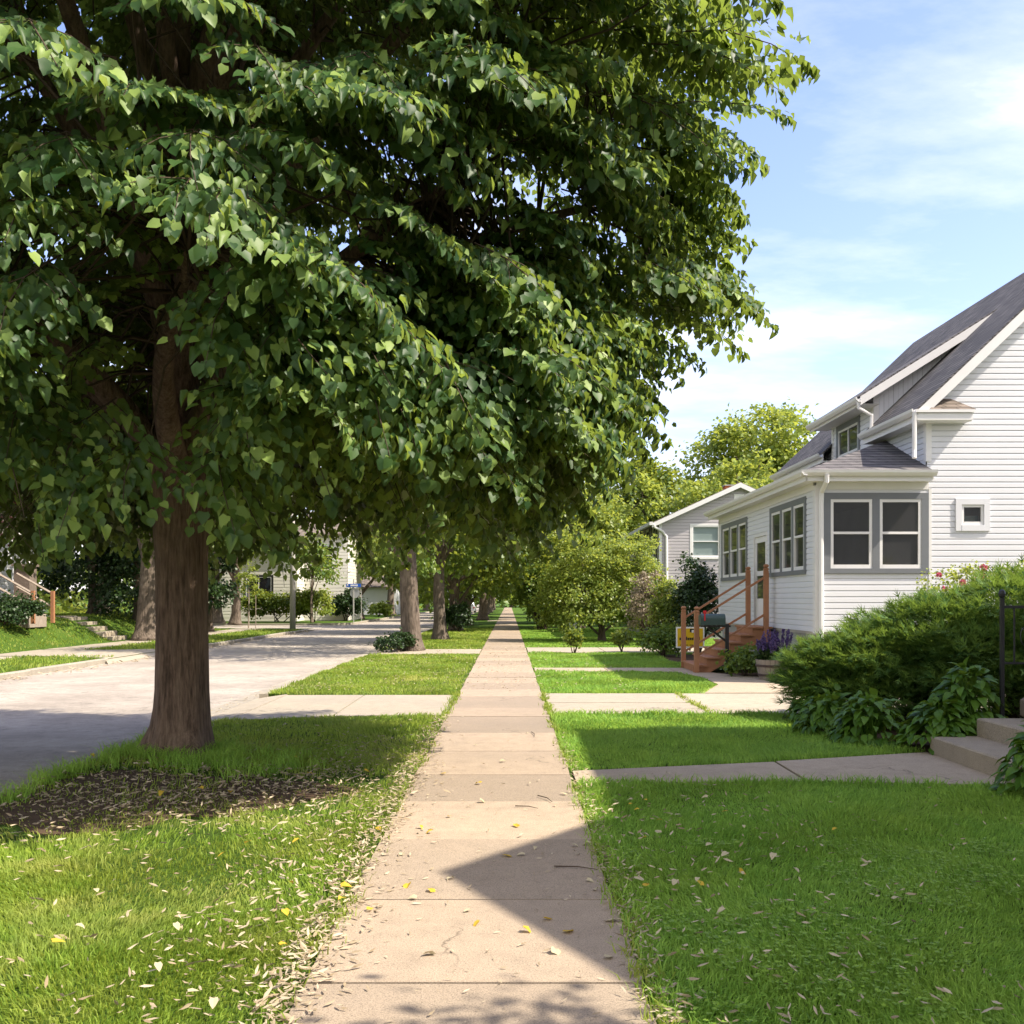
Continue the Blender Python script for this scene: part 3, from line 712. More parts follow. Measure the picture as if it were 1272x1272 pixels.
def bay(W,u0,u1,n,z0,z1):
    """bank of windows: grey posts between sashes"""
    post=.15; wdt=(u1-u0-post*(n+1))/n
    for i in range(n):
        a=u0+post+(wdt+post)*i
        f=MB()
        W.box(f,a-post,a,-.05,.035,z0,z1)
        if i==n-1: W.box(f,a+wdt,a+wdt+post,-.05,.035,z0,z1)
        W.box(f,a-post-(.0 if i else .0),a+wdt+(post if i==n-1 else 0),-.05,.036,z1,z1+.13)
        W.box(f,a-post,a+wdt+(post if i==n-1 else 0),-.05,.055,z0-.10,z0)
        win=f.build('window',M['greytrim'],H)
        s=MB(); t=.06; zi=(z0+z1)/2+.02; q0,q1=a,a+wdt
        W.box(s,q0+.001,q0+t,-.05,.024,z0+.001,z1-.001); W.box(s,q1-t,q1-.001,-.05,.024,z0+.001,z1-.001)
        W.box(s,q0+t,q1-t,-.05,.022,z1-t,z1-.001); W.box(s,q0+t,q1-t,-.05,.026,z0+.001,z0+t+.02); W.box(s,q0+t,q1-t,-.05,.020,zi-.025,zi+.025)
        s.build('sash',M['trimwhite'],win)
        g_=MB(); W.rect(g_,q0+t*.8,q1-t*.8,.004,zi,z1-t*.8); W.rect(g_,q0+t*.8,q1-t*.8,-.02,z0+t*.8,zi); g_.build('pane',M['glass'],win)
bay(WS,21.62-YF,24.62-YF,3,2.36,3.78); bay(WS,26.95-YF,30.2-YF,3,2.36,3.78)
bay(WF,6.44-PX,8.60-PX,2,2.36,3.78)
# porch door
dm=MB(); u0,u1=24.98-YF,26.16-YF
WS.box(dm,u0-.08,u0,-.05,.03,1.06,3.38); WS.box(dm,u1,u1+.08,-.05,.03,1.06,3.38); WS.box(dm,u0,u1,-.05,.028,3.3,3.38)
WS.box(dm,u0+.02,u0+.15,-.04,.005,1.08,3.29); WS.box(dm,u1-.15,u1-.02,-.04,.005,1.08,3.29); WS.box(dm,u0+.15,u1-.15,-.04,.004,3.15,3.29)
WS.box(dm,u0+.15,u1-.15,-.04,.003,1.08,1.75); WS.box(dm,u0+.15,u1-.15,-.04,.003,2.32,2.44); WS.box(dm,u0+.25,u1-.25,-.04,.014,1.2,1.62)
door=dm.build('door',M['trimwhite'],H)
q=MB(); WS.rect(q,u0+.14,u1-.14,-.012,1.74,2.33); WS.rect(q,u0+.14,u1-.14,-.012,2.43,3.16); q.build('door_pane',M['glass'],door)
q=MB(); WS.box(q,u0+.04,u0+.10,.005,.06,2.0,2.16); q.build('door_handle',M['alu'],door)
pipe('downspout',[(6.40,YF-.40,4.24),(6.40,YF-.38,4.10),(6.385,YF-.10,3.92),(6.385,YF-.075,3.7),(6.385,YF-.075,.45),(6.385,YF-.2,.3)],.05,'trimwhite',H)
# small bathroom window on the gable wall
WG=Wall((8.57,YF,0),(1,0,0),(0,-1,0))
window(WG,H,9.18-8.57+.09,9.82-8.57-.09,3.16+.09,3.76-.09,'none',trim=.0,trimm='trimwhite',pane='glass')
q=MB(); WG.box(q,.58,.70,-.03,.05,3.13,3.79); WG.box(q,1.16,1.28,-.03,.05,3.13,3.79); WG.box(q,.70,1.16,-.03,.049,3.67,3.79); WG.box(q,.70,1.16,-.03,.055,3.13,3.25); q.build('window_casing',M['white'],H)
q=MB(); WG.box(q,.74,1.12,-.2,-.15,3.25,3.45); q.build('window_shade',M['teal'],H)
window(WG,H,11.4-8.57,13.0-8.57,2.2,3.8,'h',trim=.1); window(WG,H,12.0-8.57,13.3-8.57,5.9,7.3,'h',trim=.1)

# ---- timber stairs to the porch door
SX0,SX1=4.42,6.20; Y0,Y1=24.22,26.0
T=thing('timber_stairs','brown stained timber stairs with newel posts leading up to the porch door','stairs',(4.4,25.1,0))
n=6; rise=1.08/6; run=(SX1-.42-SX0)/5
st=MB()
for yy in (Y0+.02,Y1-.06):
    pts=[]
    pr_=[(SX0-.05,0),(SX0-.05,rise-.04)]
    for i in range(n):
        x=SX0+run*i; pr_ += [(x,rise*(i+1)-.045)]; pr_ += [(min(x+run,SX1),rise*(i+1)-.045)]
        if i<n-1: pr_ += []
    pr_ += [(SX1,1.03),(SX1,.72),(SX1-.25,.72),(SX0+.35,.0)]
    q=[]
    for c in pr_:
        if not q or (abs(c[0]-q[-1][0])>1e-6 or abs(c[1]-q[-1][1])>1e-6): q.append(c)
    st=MB(); st.ext(q,'y',yy,yy+.04); st.build('stringer',M['cedar'],T)
for i in range(n):
    x=SX0+run*i; xe = x+run+.05 if i<n-1 else SX1+.05
    t_=MB()
    for a,b_ in ((x-.03,(x+xe)/2-.004),((x+xe)/2+.004,xe-.02)): t_.box(a,b_,Y0-.04,Y1+.04,rise*(i+1)-.042,rise*(i+1),bev=.006)
    tr=t_.build('tread',M['cedar'],T)
    t_=MB(); t_.box(x+.0,x+.025,Y0+.064,Y1-.064,rise*i+.002,rise*(i+1)-.044); t_.build('riser',M['cedar'],T)
posts=[(SX0+.02,Y0-.02,0,1.56),(SX0+.02,Y1+.02,.0,1.56),(6.08,Y0-.02,.72,2.56),(6.08,Y1+.02,.72,2.56)]
for (x,y,z0,z1) in posts:
    q=MB(); h=.055
    q.box(x-h,x+h,y-h,y+h,z0,z1-.16,bev=.006); q.box(x-h*.82,x+h*.82,y-h*.82,y+h*.82,z1-.16,z1-.145); q.box(x-h,x+h,y-h,y+h,z1-.145,z1-.10,bev=.004)
    q.box(x-h*.82,x+h*.82,y-h*.82,y+h*.82,z1-.10,z1-.085); q.box(x-h,x+h,y-h,y+h,z1-.085,z1,bev=.03)
    q.build('newel_post',M['cedar'],T)
for y in (Y0-.02,Y1+.02):
    for dz0,dz1 in ((1.28,2.24),(.42,1.36)):
        q=MB(); a=Vector((SX0+.07,y,dz0)); b_=Vector((6.03,y,dz1)); h=.03
        q.add([a+Vector((0,-.022,-h)),a+Vector((0,.022,-h)),a+Vector((0,.022,h)),a+Vector((0,-.022,h)),b_+Vector((0,-.022,-h)),b_+Vector((0,.022,-h)),b_+Vector((0,.022,h)),b_+Vector((0,-.022,h))],
              [(0,1,2,3),(7,6,5,4),(0,4,5,1),(1,5,6,2),(2,6,7,3),(3,7,4,0)])
        q.build('handrail',M['cedar'],T)

# ---- mailbox on its post
MBX=thing('mailbox','green mailbox with raised red flag on a black post by the timber stairs','mailbox',(5.06,23.75,0))
q=MB(); q.box(5.02,5.10,23.71,23.79,0,1.16,bev=.006); q.box(4.45,5.14,23.72,23.78,1.085,1.13)
q.build('post',M['iron'],MBX)
q=MB(); q.tube([(5.06,23.75,.74),(4.62,23.75,1.08)],.025,6); q.build('brace',M['iron'],MBX)
q=MB(); prof=[(23.60,1.135),(23.90,1.135),(23.90,1.27)]+[(23.75+.15*math.cos(t),1.27+.125*math.sin(t)) for t in np.linspace(.2,math.pi-.2,8)]+[(23.60,1.27)]
q.ext(prof,'x',4.44,5.00); box_=q.build('box',M['mailgreen'],MBX)
q=MB(); q.box(4.425,4.44,23.61,23.89,1.14,1.36,bev=.004); q.build('box_door',M['mailgreen'],box_)
q=MB(); q.box(4.50,4.53,23.585,23.597,1.24,1.42); q.box(4.48,4.55,23.583,23.598,1.40,1.47,bev=.004); q.build('flag',M['red'],box_)

# ---- yellow yard sign
YS=thing('yard_sign','yellow yard sign with white border and black print behind the timber stairs','sign',(5.38,30.2,0))
q=MB(); q.box(4.93,5.77,30.2,30.215,.30,.92); q.build('sign_board',M['whiteink'],YS)
q=MB(); q.box(4.975,5.725,30.192,30.1985,.345,.875); q.build('sign_face',M['yellow'],YS)
q=MB(); x=5.03
while x<5.64:
    wd=random.choice((.03,.045,.055)); q.box(x,x+wd,30.186,30.191,.53,.53+random.choice((.07,.10,.10))); x+=wd+.012
for x in (5.05,5.2,5.33,5.5): q.box(x,x+random.uniform(.06,.11),30.186,30.191,.375,.395)
q.box(5.34,5.40,30.186,30.191,.76,.86); q.box(5.44,5.48,30.186,30.191,.74,.86); q.box(5.34,5.48,30.186,30.1905,.83,.862)
q.build('lettering',M['blackink'],YS)
q=MB(); q.box(5.39,5.45,30.184,30.190,.75,.83); q.build('emblem',M['whiteink'],YS)
for x in (5.08,5.62): q=MB(); q.tube([(x,30.222,-.05),(x,30.222,.6)],.006,5); q.build('stake',M['galv'],YS)

# ---- half barrel planter
BP=thing('barrel_planter','half barrel planter of weathered staves with rusty hoops by the porch','planter',(5.72,22.15,0))
q=MB(); N=22; c=(5.72,22.15)
for j in range(N):
    a0=2*math.pi*j/N+.012; a1=2*math.pi*(j+1)/N-.012; rr=random.uniform(-.004,.004)
    vs=[]
    for z,rd in ((.0,.29),(.22,.345),(.43,.375)):
        for a in (a0,a1): vs.append((c[0]+(rd+rr)*math.cos(a),c[1]+(rd+rr)*math.sin(a),z))
    for z,rd in ((.43,.345),(.30,.32)):
        for a in (a0,a1): vs.append((c[0]+rd*math.cos(a),c[1]+rd*math.sin(a),z))
    q.add(vs,[(0,1,3,2),(2,3,5,4),(4,5,7,6),(6,7,9,8)])
q.build('staves_shell',M['weather'],BP)
for z,rd in ((.10,.318),(.30,.365)):
    q=MB(); q.lathe([(rd,-.025),(rd+.008,-.022),(rd+.014,.022),(rd+.004,.025)],(c[0],c[1],z),28); q.build('hoop',M['hoop'],BP)
q=MB(); q.lathe([(.32,.32),(.2,.36),(.02,.37)],(c[0],c[1],0),16); q.build('potting_soil',M['soil'],BP)

# ---- concrete steps of the near house, iron railing, urn
q=MB(); 
q.box(4.70,5.26,9.0,11.42,-.1,.20,bev=.015); q.box(5.22,5.9,9.0,11.42,-.1,.40,bev=.015); q.box(5.86,6.5,9.0,11.42,-.1,.60,bev=.015); q.box(6.46,7.4,9.0,11.42,-.1,.80,bev=.015)
CS=q.build('concrete_steps',M['step'],None,(4.7,10.2,0)); tag(CS,'pitted concrete steps rising from the front walk beside broad leaved hostas','steps')
IR=thing('iron_railing','black wrought iron railing with ball finial beside the concrete steps','railing',(5.66,11.75,0))
q=MB()
q.box(5.64,5.68,11.73,11.77,.0,1.74); q.lathe([(.02,0),(.035,.02),(.042,.05),(.03,.085),(.006,.1)],(5.66,11.75,1.74),10); q.build('newel_post',M['iron'],IR)
q=MB(); q.box(5.68,7.6,11.735,11.765,1.62,1.655); q.build('top_rail',M['iron'],IR)
q=MB(); q.box(5.68,7.6,11.74,11.76,.98,1.005); q.build('bottom_rail',M['iron'],IR)
for i in range(14):
    x=5.80+i*.125; q=MB(); q.box(x-.008,x+.008,11.742,11.758,1.005,1.62)
    if i%2: 
        for s_ in (-1,1):
            q.tube([(x+s_*(.008+.045*abs(math.sin(t))),11.75,1.30+.10*math.cos(t)) for t in np.linspace(0,math.pi,9)],.006,5)
    q.build('baluster',M['iron'],IR)
q=MB(); q.box(7.6,7.64,11.73,11.77,.78,1.74); q.build('newel_post',M['iron'],IR)
UR=thing('urn','white cast urn on a brown stone pedestal at the top of the concrete steps','urn',(5.98,11.2,.4))
q=MB(); q.box(5.72,6.24,10.94,11.46,.4,.63,bev=.03); q.build('pedestal',M['stonepier'],UR)
q=MB(); q.lathe([(.14,0),(.15,.03),(.07,.07),(.06,.12),(.12,.18),(.185,.27),(.20,.33),(.225,.36),(.225,.385),(.185,.385),(.17,.33)],(5.98,11.2,.63),24); q.build('bowl',M['urn'],UR,smooth=True)

# ---- grey house further along
G=thing('grey_house','grey lilac clapboard house with white downspout and low gable beyond the driveway','house',(6.6,45,0))
gy=45.0; gx0,gx1=6.62,13.6; gp=(gx0+gx1)/2
q=MB(); ow=lambda z:(0,gx1-gx0) if z<=5.2 else ((z-5.2)/.46,(gx1-gx0)-(z-5.2)/.46)
opG=[(8.05-gx0,9.25-gx0,3.6,4.97)]
siding(q,(gx0,gy,0),(1,0,0),(0,-1,0),ow,.5,6.78,opG,step=.14,lip=.022)
opg=[(1.0,2.0,3.5,5.0),(3.2,4.2,3.5,5.0),(6.6,7.6,3.5,5.0),(8.8,9.8,3.5,5.0)]
siding(q,(gx0,gy,0),(0,1,0),(-1,0,0),lambda z:(0,13),.5,5.2,opg,step=.14,lip=.022)
q.box(gx1-.05,gx1,gy,gy+13,.5,5.2); q.build('wall',M['lilac'],G)
q=MB(); q.box(gx0+.08,gx1-.08,gy+.08,gy+13,-.3,.5); q.build('foundation',M['found'],G)
WGf=Wall((gx0,gy,0),(1,0,0),(0,-1,0)); window(WGf,G,8.05-gx0,9.25-gx0,3.6,4.97,'h',trim=.09,trimm='trimwhite',pane='glassclear',blind=True)
WGs=Wall((gx0,gy,0),(0,1,0),(-1,0,0))
for o in opg:
    window(WGs,G,o[0],o[1],o[2],o[3],'h',trim=.06,trimm='trimwhite',pane='glassdark')
    for ua in (o[0]-.42,o[1]+.07): q=MB(); WGs.box(q,ua,ua+.35,0,.03,o[2]-.05,o[3]+.05); q.build('shutter',M['iron'],G)
zr=lambda x: 5.26+min(x-gx0,gx1-x)*.46
q=MB()
for xa in (gx0-.35,gx1+.35):
    za_=5.26-.35*.46; a=[(xa,gy-.3,za_),(gp,gy-.3,zr(gp)),(gp,gy+13.3,zr(gp)),(xa,gy+13.3,za_)]
    if xa>gp: a=[a[3],a[2],a[1],a[0]]
    q.slab(a[::-1],.06)
q.build('roof',M['shingle2'],G)
q=MB()
for xa in (gx0-.37,gx1+.37):
    za_=5.26-.37*.46; a=[(xa,gy-.33,za_-.03),(gp,gy-.33,zr(gp)-.03),(gp,gy-.33,zr(gp)-.24),(xa,gy-.33,za_-.22)]; c_=[(x,gy-.30,z) for x,_,z in a]
    q.add(a+c_,[(0,1,2,3),(7,6,5,4),(3,2,6,7),(0,3,7,4),(0,4,5,1)])
    q.quad((xa,gy-.3,za_-.20),(gp,gy-.3,zr(gp)-.2),(gp,gy,zr(gp)-.2),(xa,gy,za_-.2))
q.build('rake_board',M['trimwhite'],G)
q=MB(); q.box(gx0-.48,gx0-.34,gy-.35,gy+13.3,4.98,5.12); q.build('gutter',M['trimwhite'],G)
q=MB(); q.box(gx0-.02,gx0+.1,gy-.03,gy+.0,.5,5.1); q.build('corner_board',M['trimwhite'],G)
pipe('downspout',[(gx0-.3,gy-.30,5.02),(gx0-.25,gy-.28,4.9),(gx0+.12,gy-.08,4.72),(gx0+.30,gy-.07,4.5),(gx0+.32,gy-.07,.4)],.06,'trimwhite',G)
q=MB(); WGf.box(q,gp-gx0-.22,gp-gx0+.22,0,.05,6.0,6.36); q.build('attic_vent',M['trimwhite'],G)
q=MB(); q.box(gp+.15,gp+.62,gy+3.5,gy+4.1,6.0,7.12); ch=q.build('chimney',M['brick'],G)
q=MB(); q.box(gp+.11,gp+.66,gy+3.46,gy+4.14,7.12,7.17); q.build('chimney_cap',M['found'],ch)

# ---- house that stands just out of the frame on the right and throws the gabled shade on the walk
NX=6.62
N_=thing('neighbour_house','tall cream house whose gabled roof shades the sidewalk and lawn','house',(NX,4,0))
q=MB(); q.box(NX+.35,NX+9,-4,11.6,.0,7.0); q.build('wall',M['cream'],N_)
q=MB(); ze=7.30
q.slab([(NX-.15,-4.4,ze),(NX+4.8,-4.4,ze+3.2),(NX+4.8,7.6,ze+3.2),(NX+.25,11.9,ze)][::-1],.1); q.slab([(NX+.25,11.9,ze),(NX+4.8,7.6,ze+3.2),(NX+9.5,11.9,ze)][::-1],.1)
q.slab([(NX+4.8,-4.4,ze+3.2),(NX+9.5,-4.4,ze),(NX+9.5,11.9,ze),(NX+4.8,7.6,ze+3.2)],.1)
# front gable
gY=4.35; hw=1.95; pk=ze+1.52
q.slab([(NX-.1,gY-hw,ze+.02),(NX-.1,gY,pk),(NX+3.0,gY,pk),(NX+.9,gY-hw,ze+.02)],.08)
q.slab([(NX-.1,gY,pk),(NX-.1,gY+hw,ze+.02),(NX+.9,gY+hw,ze+.02),(NX+3.0,gY,pk)],.08)
q.build('roof',M['shingle2'],N_)
q=MB(); q.add([(NX-.06,gY-hw,ze),(NX-.06,gY+hw,ze),(NX-.06,gY,pk-.1)],[(0,1,2)]); q.box(NX-.1,NX+.35,-4.3,11.8,7.0,7.2); q.build('gable_wall',M['cream'],N_)
WN=Wall((NX+.35,-4,0),(0,1,0),(-1,0,0))
for u in (2,5.5,9,12.5): window(WN,N_,u,u+1.1,4.6,6.1,'h',trim=.09,trimm='trimwhite',pane='glassdark'); 
for u in (2,5.5,9): window(WN,N_,u,u+1.1,1.6,3.1,'h',trim=.09,trimm='trimwhite',pane='glassdark')

# ------------------------------------------------------------------ vegetation
def rand_unit(n):
    v = rng.normal(size=(n,3)); return norm(v)
def make_spray(L=1.1, nleaf=20):
    P=[];D=[];N=[];S=[];tw=[]
    main=lambda t: np.array([.06*math.sin(3*t), t*L, .05*t-.34*t*t*L])
    tw.append(([tuple(main(t)) for t in (0,.35,.7,1)],[.010,.007,.005,.003]))
    def put(p,d,nn,s): P.append(p);D.append(d);N.append(nn);S.append(s)
    for i,t in enumerate(np.linspace(.12,1.0,nleaf)):
        sd = 1 if i%2 else -1; p=main(t)
        r=rng.normal(size=3)
        d=np.array([sd*(.85-.5*t),.55+.3*t,-.40-.35*rng.random()-.35*t])+.22*r
        nn=np.array([sd*.15,.45,.95])+.22*rng.normal(size=3)
        put(p+d/np.linalg.norm(d)*.035,d,nn,rng.uniform(.062,.122)*(1-.18*t))
    for k in range(9):
        t0=.06+.095*k; sd=1 if k%2 else -1; l=(.62-.42*t0)*rng.uniform(.8,1.15); b=main(t0)
        dirv=np.array([sd*.82,.62,-.08]); 
        pt=lambda u: b+dirv*u*l+np.array([0,.05*u,-.30*u*u*l])
        tw.append(([tuple(pt(u)) for u in (0,.5,1)],[.005,.004,.002]))
        m=max(5,int(l/.047))
        for j in range(m):
            u=(j+.7)/m; s2=1 if j%2 else -1; r=rng.normal(size=3)
            perp=np.array([-dirv[1],dirv[0],0])*s2*sd
            d=dirv*.75+perp*(.65-.3*u)+np.array([0,.15,-.50-.3*rng.random()])+.2*r
            nn=np.array([sd*.2,.35,.95])+.22*rng.normal(size=3)
            put(pt(u)+d/np.linalg.norm(d)*.03,d,nn,rng.uniform(.056,.116)*(1-.15*u))
    # flower bracts / young drooping leaves at the tip
    for j in range(5):
        d=np.array([rng.normal()*.4,.5,-1]); put(main(1.0)+rng.normal(size=3)*.03,d,np.array([rng.normal()*.4,1,.35]),rng.uniform(.06,.095))
    return np.array(P),np.array(D),np.array(N),np.array(S),tw
SPRAYS=[make_spray(L=rng.uniform(.95,1.25),nleaf=int(rng.integers(20,27))) for _ in range(9)]

# ---- the big linden on the parkway
TX,TY=-3.70,11.55
PR=[(2.5,4.1),(2.8,4.75),(3.1,5.15),(3.5,5.4),(4.0,5.5),(4.8,5.75),(5.5,6.25),(6.1,6.4),(6.8,6.4),(7.6,6.2),(9,5.6),(10.5,4.6),(12,3.0),(13,1.4)]
def RZ(z): return np.interp(z,[p[0] for p in PR],[p[1] for p in PR])
LT=thing('linden_tree','large linden tree with drooping leafy boughs nearest on the parkway grass','tree',(TX,TY,0))
tpts=[(TX,TY,-.05),(TX,TY,.10),(TX+.005,TY,.3),(TX+.01,TY,.7),(TX+.01,TY,1.4),(TX,TY,2.2),(TX-.02,TY+.02,2.9),(TX-.03,TY+.04,3.5),(TX-.08,TY+.08,4.4),(TX-.12,TY+.12,6),(TX-.1,TY+.15,8),(TX,TY+.1,10),(TX,TY,12)]
trad=[.40,.355,.315,.292,.282,.288,.325,.34,.22,.17,.12,.07,.02]
ph=[rng.uniform(0,6.28) for _ in range(4)]
def wob(i,t):
    z=tpts[i][2]; f=max(0,1-z/.55)
    return 1+.40*f*f*max(0,math.sin(3*t+.6))**1.5+ .06*math.sin(5*t+ph[0]+z*.3)+.03*math.sin(9*t+ph[1])
# resample the trunk for a smooth outline
tp=[];tr_=[]
for i in range(len(tpts)-1):
    for f in (0,.5):
        tp.append(tuple(np.array(tpts[i])*(1-f)+np.array(tpts[i+1])*f)); tr_.append(trad[i]*(1-f)+trad[i+1]*f)
tp.append(tpts[-1]); tr_.append(trad[-1]); tpts_full=tp
_t=tpts; tpts=tp
q=MB(); q.tube(tp,tr_,28,wob=wob); q.build('trunk',M['bark'],LT,smooth=True)
limbpts=[]
def limb(p0,ang,rise,length,r0,name='limb'):
    pts=[Vector(p0)];rad=[r0];n=9
    for i in range(1,n+1):
        t=i/n; rr=length*(t**1.05)
        z=p0[2]+rise*(1-(1-t)**1.8)
        jx=.10*math.sin(5*t+ang*3)*length/4; a=ang+.10*math.sin(3.1*t+ang)
        pts.append(Vector((TX+rr*math.cos(a)+jx*.3,TY+rr*math.sin(a)+jx*.3,z))); rad.append(r0*(1-.85*t)+.012)
    q=MB(); q.tube(pts,rad,9); q.build(name,M['bark'],LT,smooth=True)
    for p in pts[2:]: limbpts.append(p)
    return pts
angs=[(-1.35,2.9,1.6,3.6,.15),(-.75,3.1,2.3,4.2,.17),(-.15,3.3,2.6,4.6,.17),(-2.1,3.0,2.2,3.9,.15),(-2.8,3.2,2.4,4.2,.15),(.7,3.4,2.8,3.6,.14),(2.1,3.4,2.8,3.4,.14),(-1.1,3.6,4.2,3.6,.15),(-.4,4.2,4.0,4.0,.14),(-1.9,4.0,4.6,3.2,.14),(-2.7,4.6,4.2,3.4,.12),
      (-.9,5.0,5.2,3.2,.12),(.1,5.2,4.6,3.4,.12),(-1.5,6.2,4.5,2.6,.10),(-2.4,6.4,4.6,2.5,.10),(-.3,6.8,4.6,2.6,.10),(1.2,5.4,4.6,2.8,.11),(-1.0,7.6,4.0,1.8,.08)]
for a in angs: limb((TX+.10*math.cos(a[0]),TY+.10*math.sin(a[0]),a[1]),a[0],a[2],a[3],a[4])
sunh=np.array([.957,-.29])
LP=np.array([tuple(p) for p in limbpts])
parts=[]; twigs=MB()
def backf(th):
    # the crown is thinner on the side away from the walk and the camera
    c=math.sin(th); return 1-.40*max(0,c-.1)
# openings between the boughs where the dark interior, trunk and limbs show
GAPS=[(-3.05,9.0,3.75,.62,.85),(-1.75,8.2,4.55,.45,.35),(-4.3,8.6,4.3,.6,.5),(-3.2,8.2,5.9,.45,.5),(-1.9,8.3,6.1,.6,.45),(-.6,8.0,4.0,.5,.35),(.3,8.0,5.3,.5,.4),(-4.6,8.0,6.6,.5,.5),(.9,8.6,6.4,.4,.45)]
def in_gap(b):
    for (gx,gy,gz,gr,gh) in GAPS:
        dv=np.array([gx,gy,gz])-np.array([TX,TY,gz]); L0=np.linalg.norm(dv); dv/=L0
        rel=np.array(b)-np.array([TX,TY,gz]); along=rel[0]*dv[0]+rel[1]*dv[1]; side=abs(-rel[0]*dv[1]+rel[1]*dv[0])
        if along>1.2 and (side/gr)**2+((b[2]-gz)/gh)**2<1: return True
    return False
nb=0
boughs=[]
def try_bough(th,z,frac):
    boughs.append((th,z,frac))
golden=2.39996
K=430
for i in range(K):
    z=2.72+ (12.7-2.72)*((i+.5)/K)**1.05
    th=i*golden+rng.normal()*.12
    back=math.sin(th)
    if back>.35 and rng.random()<.45: continue
    try_bough(th, z+rng.normal()*.12+(.30*max(0,math.cos(th+.5)) if z<4 else 0), 1.0-.13*rng.random()**1.3)
for i in range(46):
    try_bough(rng.uniform(-1.2,.2), rng.uniform(3.2,4.6), rng.uniform(.9,1.0))
# inner layer: fills the crown behind the outer shell
for i in range(260):
    z=3.0+8.2*rng.random(); th=rng.random()*6.283
    if math.sin(th)>.5 and rng.random()<.5: continue
    try_bough(th,z,rng.uniform(.5,.86))
for (th,z,frac) in boughs:
    R=RZ(z)*backf(th)*frac*(1+.055*math.sin(3*th+z*1.3)+.05*math.sin(7*th-z*2.1)+.03*math.sin(11*th+z*4.1))
    o=np.array([math.cos(th),math.sin(th),0]); tg=np.array([-o[1],o[0],0]); up=np.array([0,0,1.])
    ns=int(rng.choice([3,5,6,7,8])) if frac>.85 else 3
    pitch0=np.interp(z,[2.1,3.5,7,10,13],[-.50,-.30,-.10,.15,.9])
    tip=np.array([TX,TY,0])+o*R; 
    hub=np.array([TX,TY,0])+o*max(.4,R-2.0); hub[2]=z+.15
    ws=[(float(x)) for x in np.linspace(-1,1,ns)]
    for v in ws:
        vv=v+rng.normal()*.12
        yaw=-vv*.55+rng.normal()*.12; pit=pitch0+rng.normal()*.14-.06*abs(vv)
        sP,sD,sN,sS,tw=SPRAYS[int(rng.integers(len(SPRAYS)))]
        sc_=rng.uniform(.85,1.12)
        c,s_=math.cos(yaw),math.sin(yaw)
        yv=o*c-tg*s_*-1*-1 if False else o*c+tg*(-s_)
        yv=yv*math.cos(pit)+up*math.sin(pit); yv/=np.linalg.norm(yv)
        xv=np.cross(yv,up); xv/=np.linalg.norm(xv); zv=np.cross(xv,yv)
        roll=rng.normal()*.2; xr=xv*math.cos(roll)+zv*math.sin(roll); zr_=np.cross(xr,yv)
        A=np.stack([xr,yv,zr_],1)
        back_off=1.05+.28*vv*vv+rng.uniform(-.15,.22)
        b=np.array([TX,TY,0])+o*(R-back_off)+tg*vv*.95; b[2]=z-.10*vv*vv+rng.normal()*.10-math.sin(pitch0)*.6
        if in_gap(b+yv*.6): continue
        keep=rng.random(len(sP))<.93
        P=b+(sP[keep]*sc_)@A.T; 
        parts.append((P,sD[keep]@A.T,sN[keep]@A.T+.12*rng.normal(size=(keep.sum(),3)),sS[keep]*rng.uniform(.92,1.08)))
        for pts,rad in tw[:5]:
            twigs.tube([tuple(b+A@(np.array(p)*sc_)) for p in pts],rad,3,cap=False)
        # feeder branch from the nearest limb point
        if rng.random()<.5:
            dd=np.linalg.norm(LP-b,axis=1)+.35*np.maximum(0,LP[:,2]-b[2]); j=LP[int(np.argmin(dd))]
            ln=float(np.min(dd)); jj=rng.normal(size=(2,3))*.09*ln; m1=j*.66+b*.34+np.array([0,0,.16*ln])+jj[0]; m2=j*.33+b*.67+np.array([0,0,.12*ln])+jj[1]
            if ln<2.6: twigs.tube([tuple(j),tuple(m1),tuple(m2),tuple(b)],[.020,.015,.011,.008],4,cap=False)
P=np.concatenate([p[0] for p in parts]);kz=(P[:,2]>1.98+.12*rng.random(len(P)))&~((P[:,0]<-.46*P[:,1])&(P[:,1]<11)&(P[:,2]<2.55+.2*rng.random(len(P))));P=P[kz];D=np.concatenate([p[1] for p in parts])[kz];N=np.concatenate([p[2] for p in parts])[kz];S=np.concatenate([p[3] for p in parts])[kz]
CURL=(LINDEN[0]*np.array([.82,1,1])+np.stack([np.zeros(9),np.zeros(9),.9*np.abs(LINDEN[0][:,0])**1.3-.35*LINDEN[0][:,1]**2],1),LINDEN[1])
wh=rng.random(len(P))<.38
lv=leaves(P[~wh],D[~wh],N[~wh],S[~wh]*1.02,LINDEN); lv2=leaves(P[wh],D[wh],N[wh],S[wh],CURL); ta=mb_arrays(twigs)
V,L_,Sz,Mi=merge([(*lv,0),(*lv2,0),(*ta,1)])
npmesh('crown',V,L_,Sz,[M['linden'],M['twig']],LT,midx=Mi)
print('linden leaves',len(P))

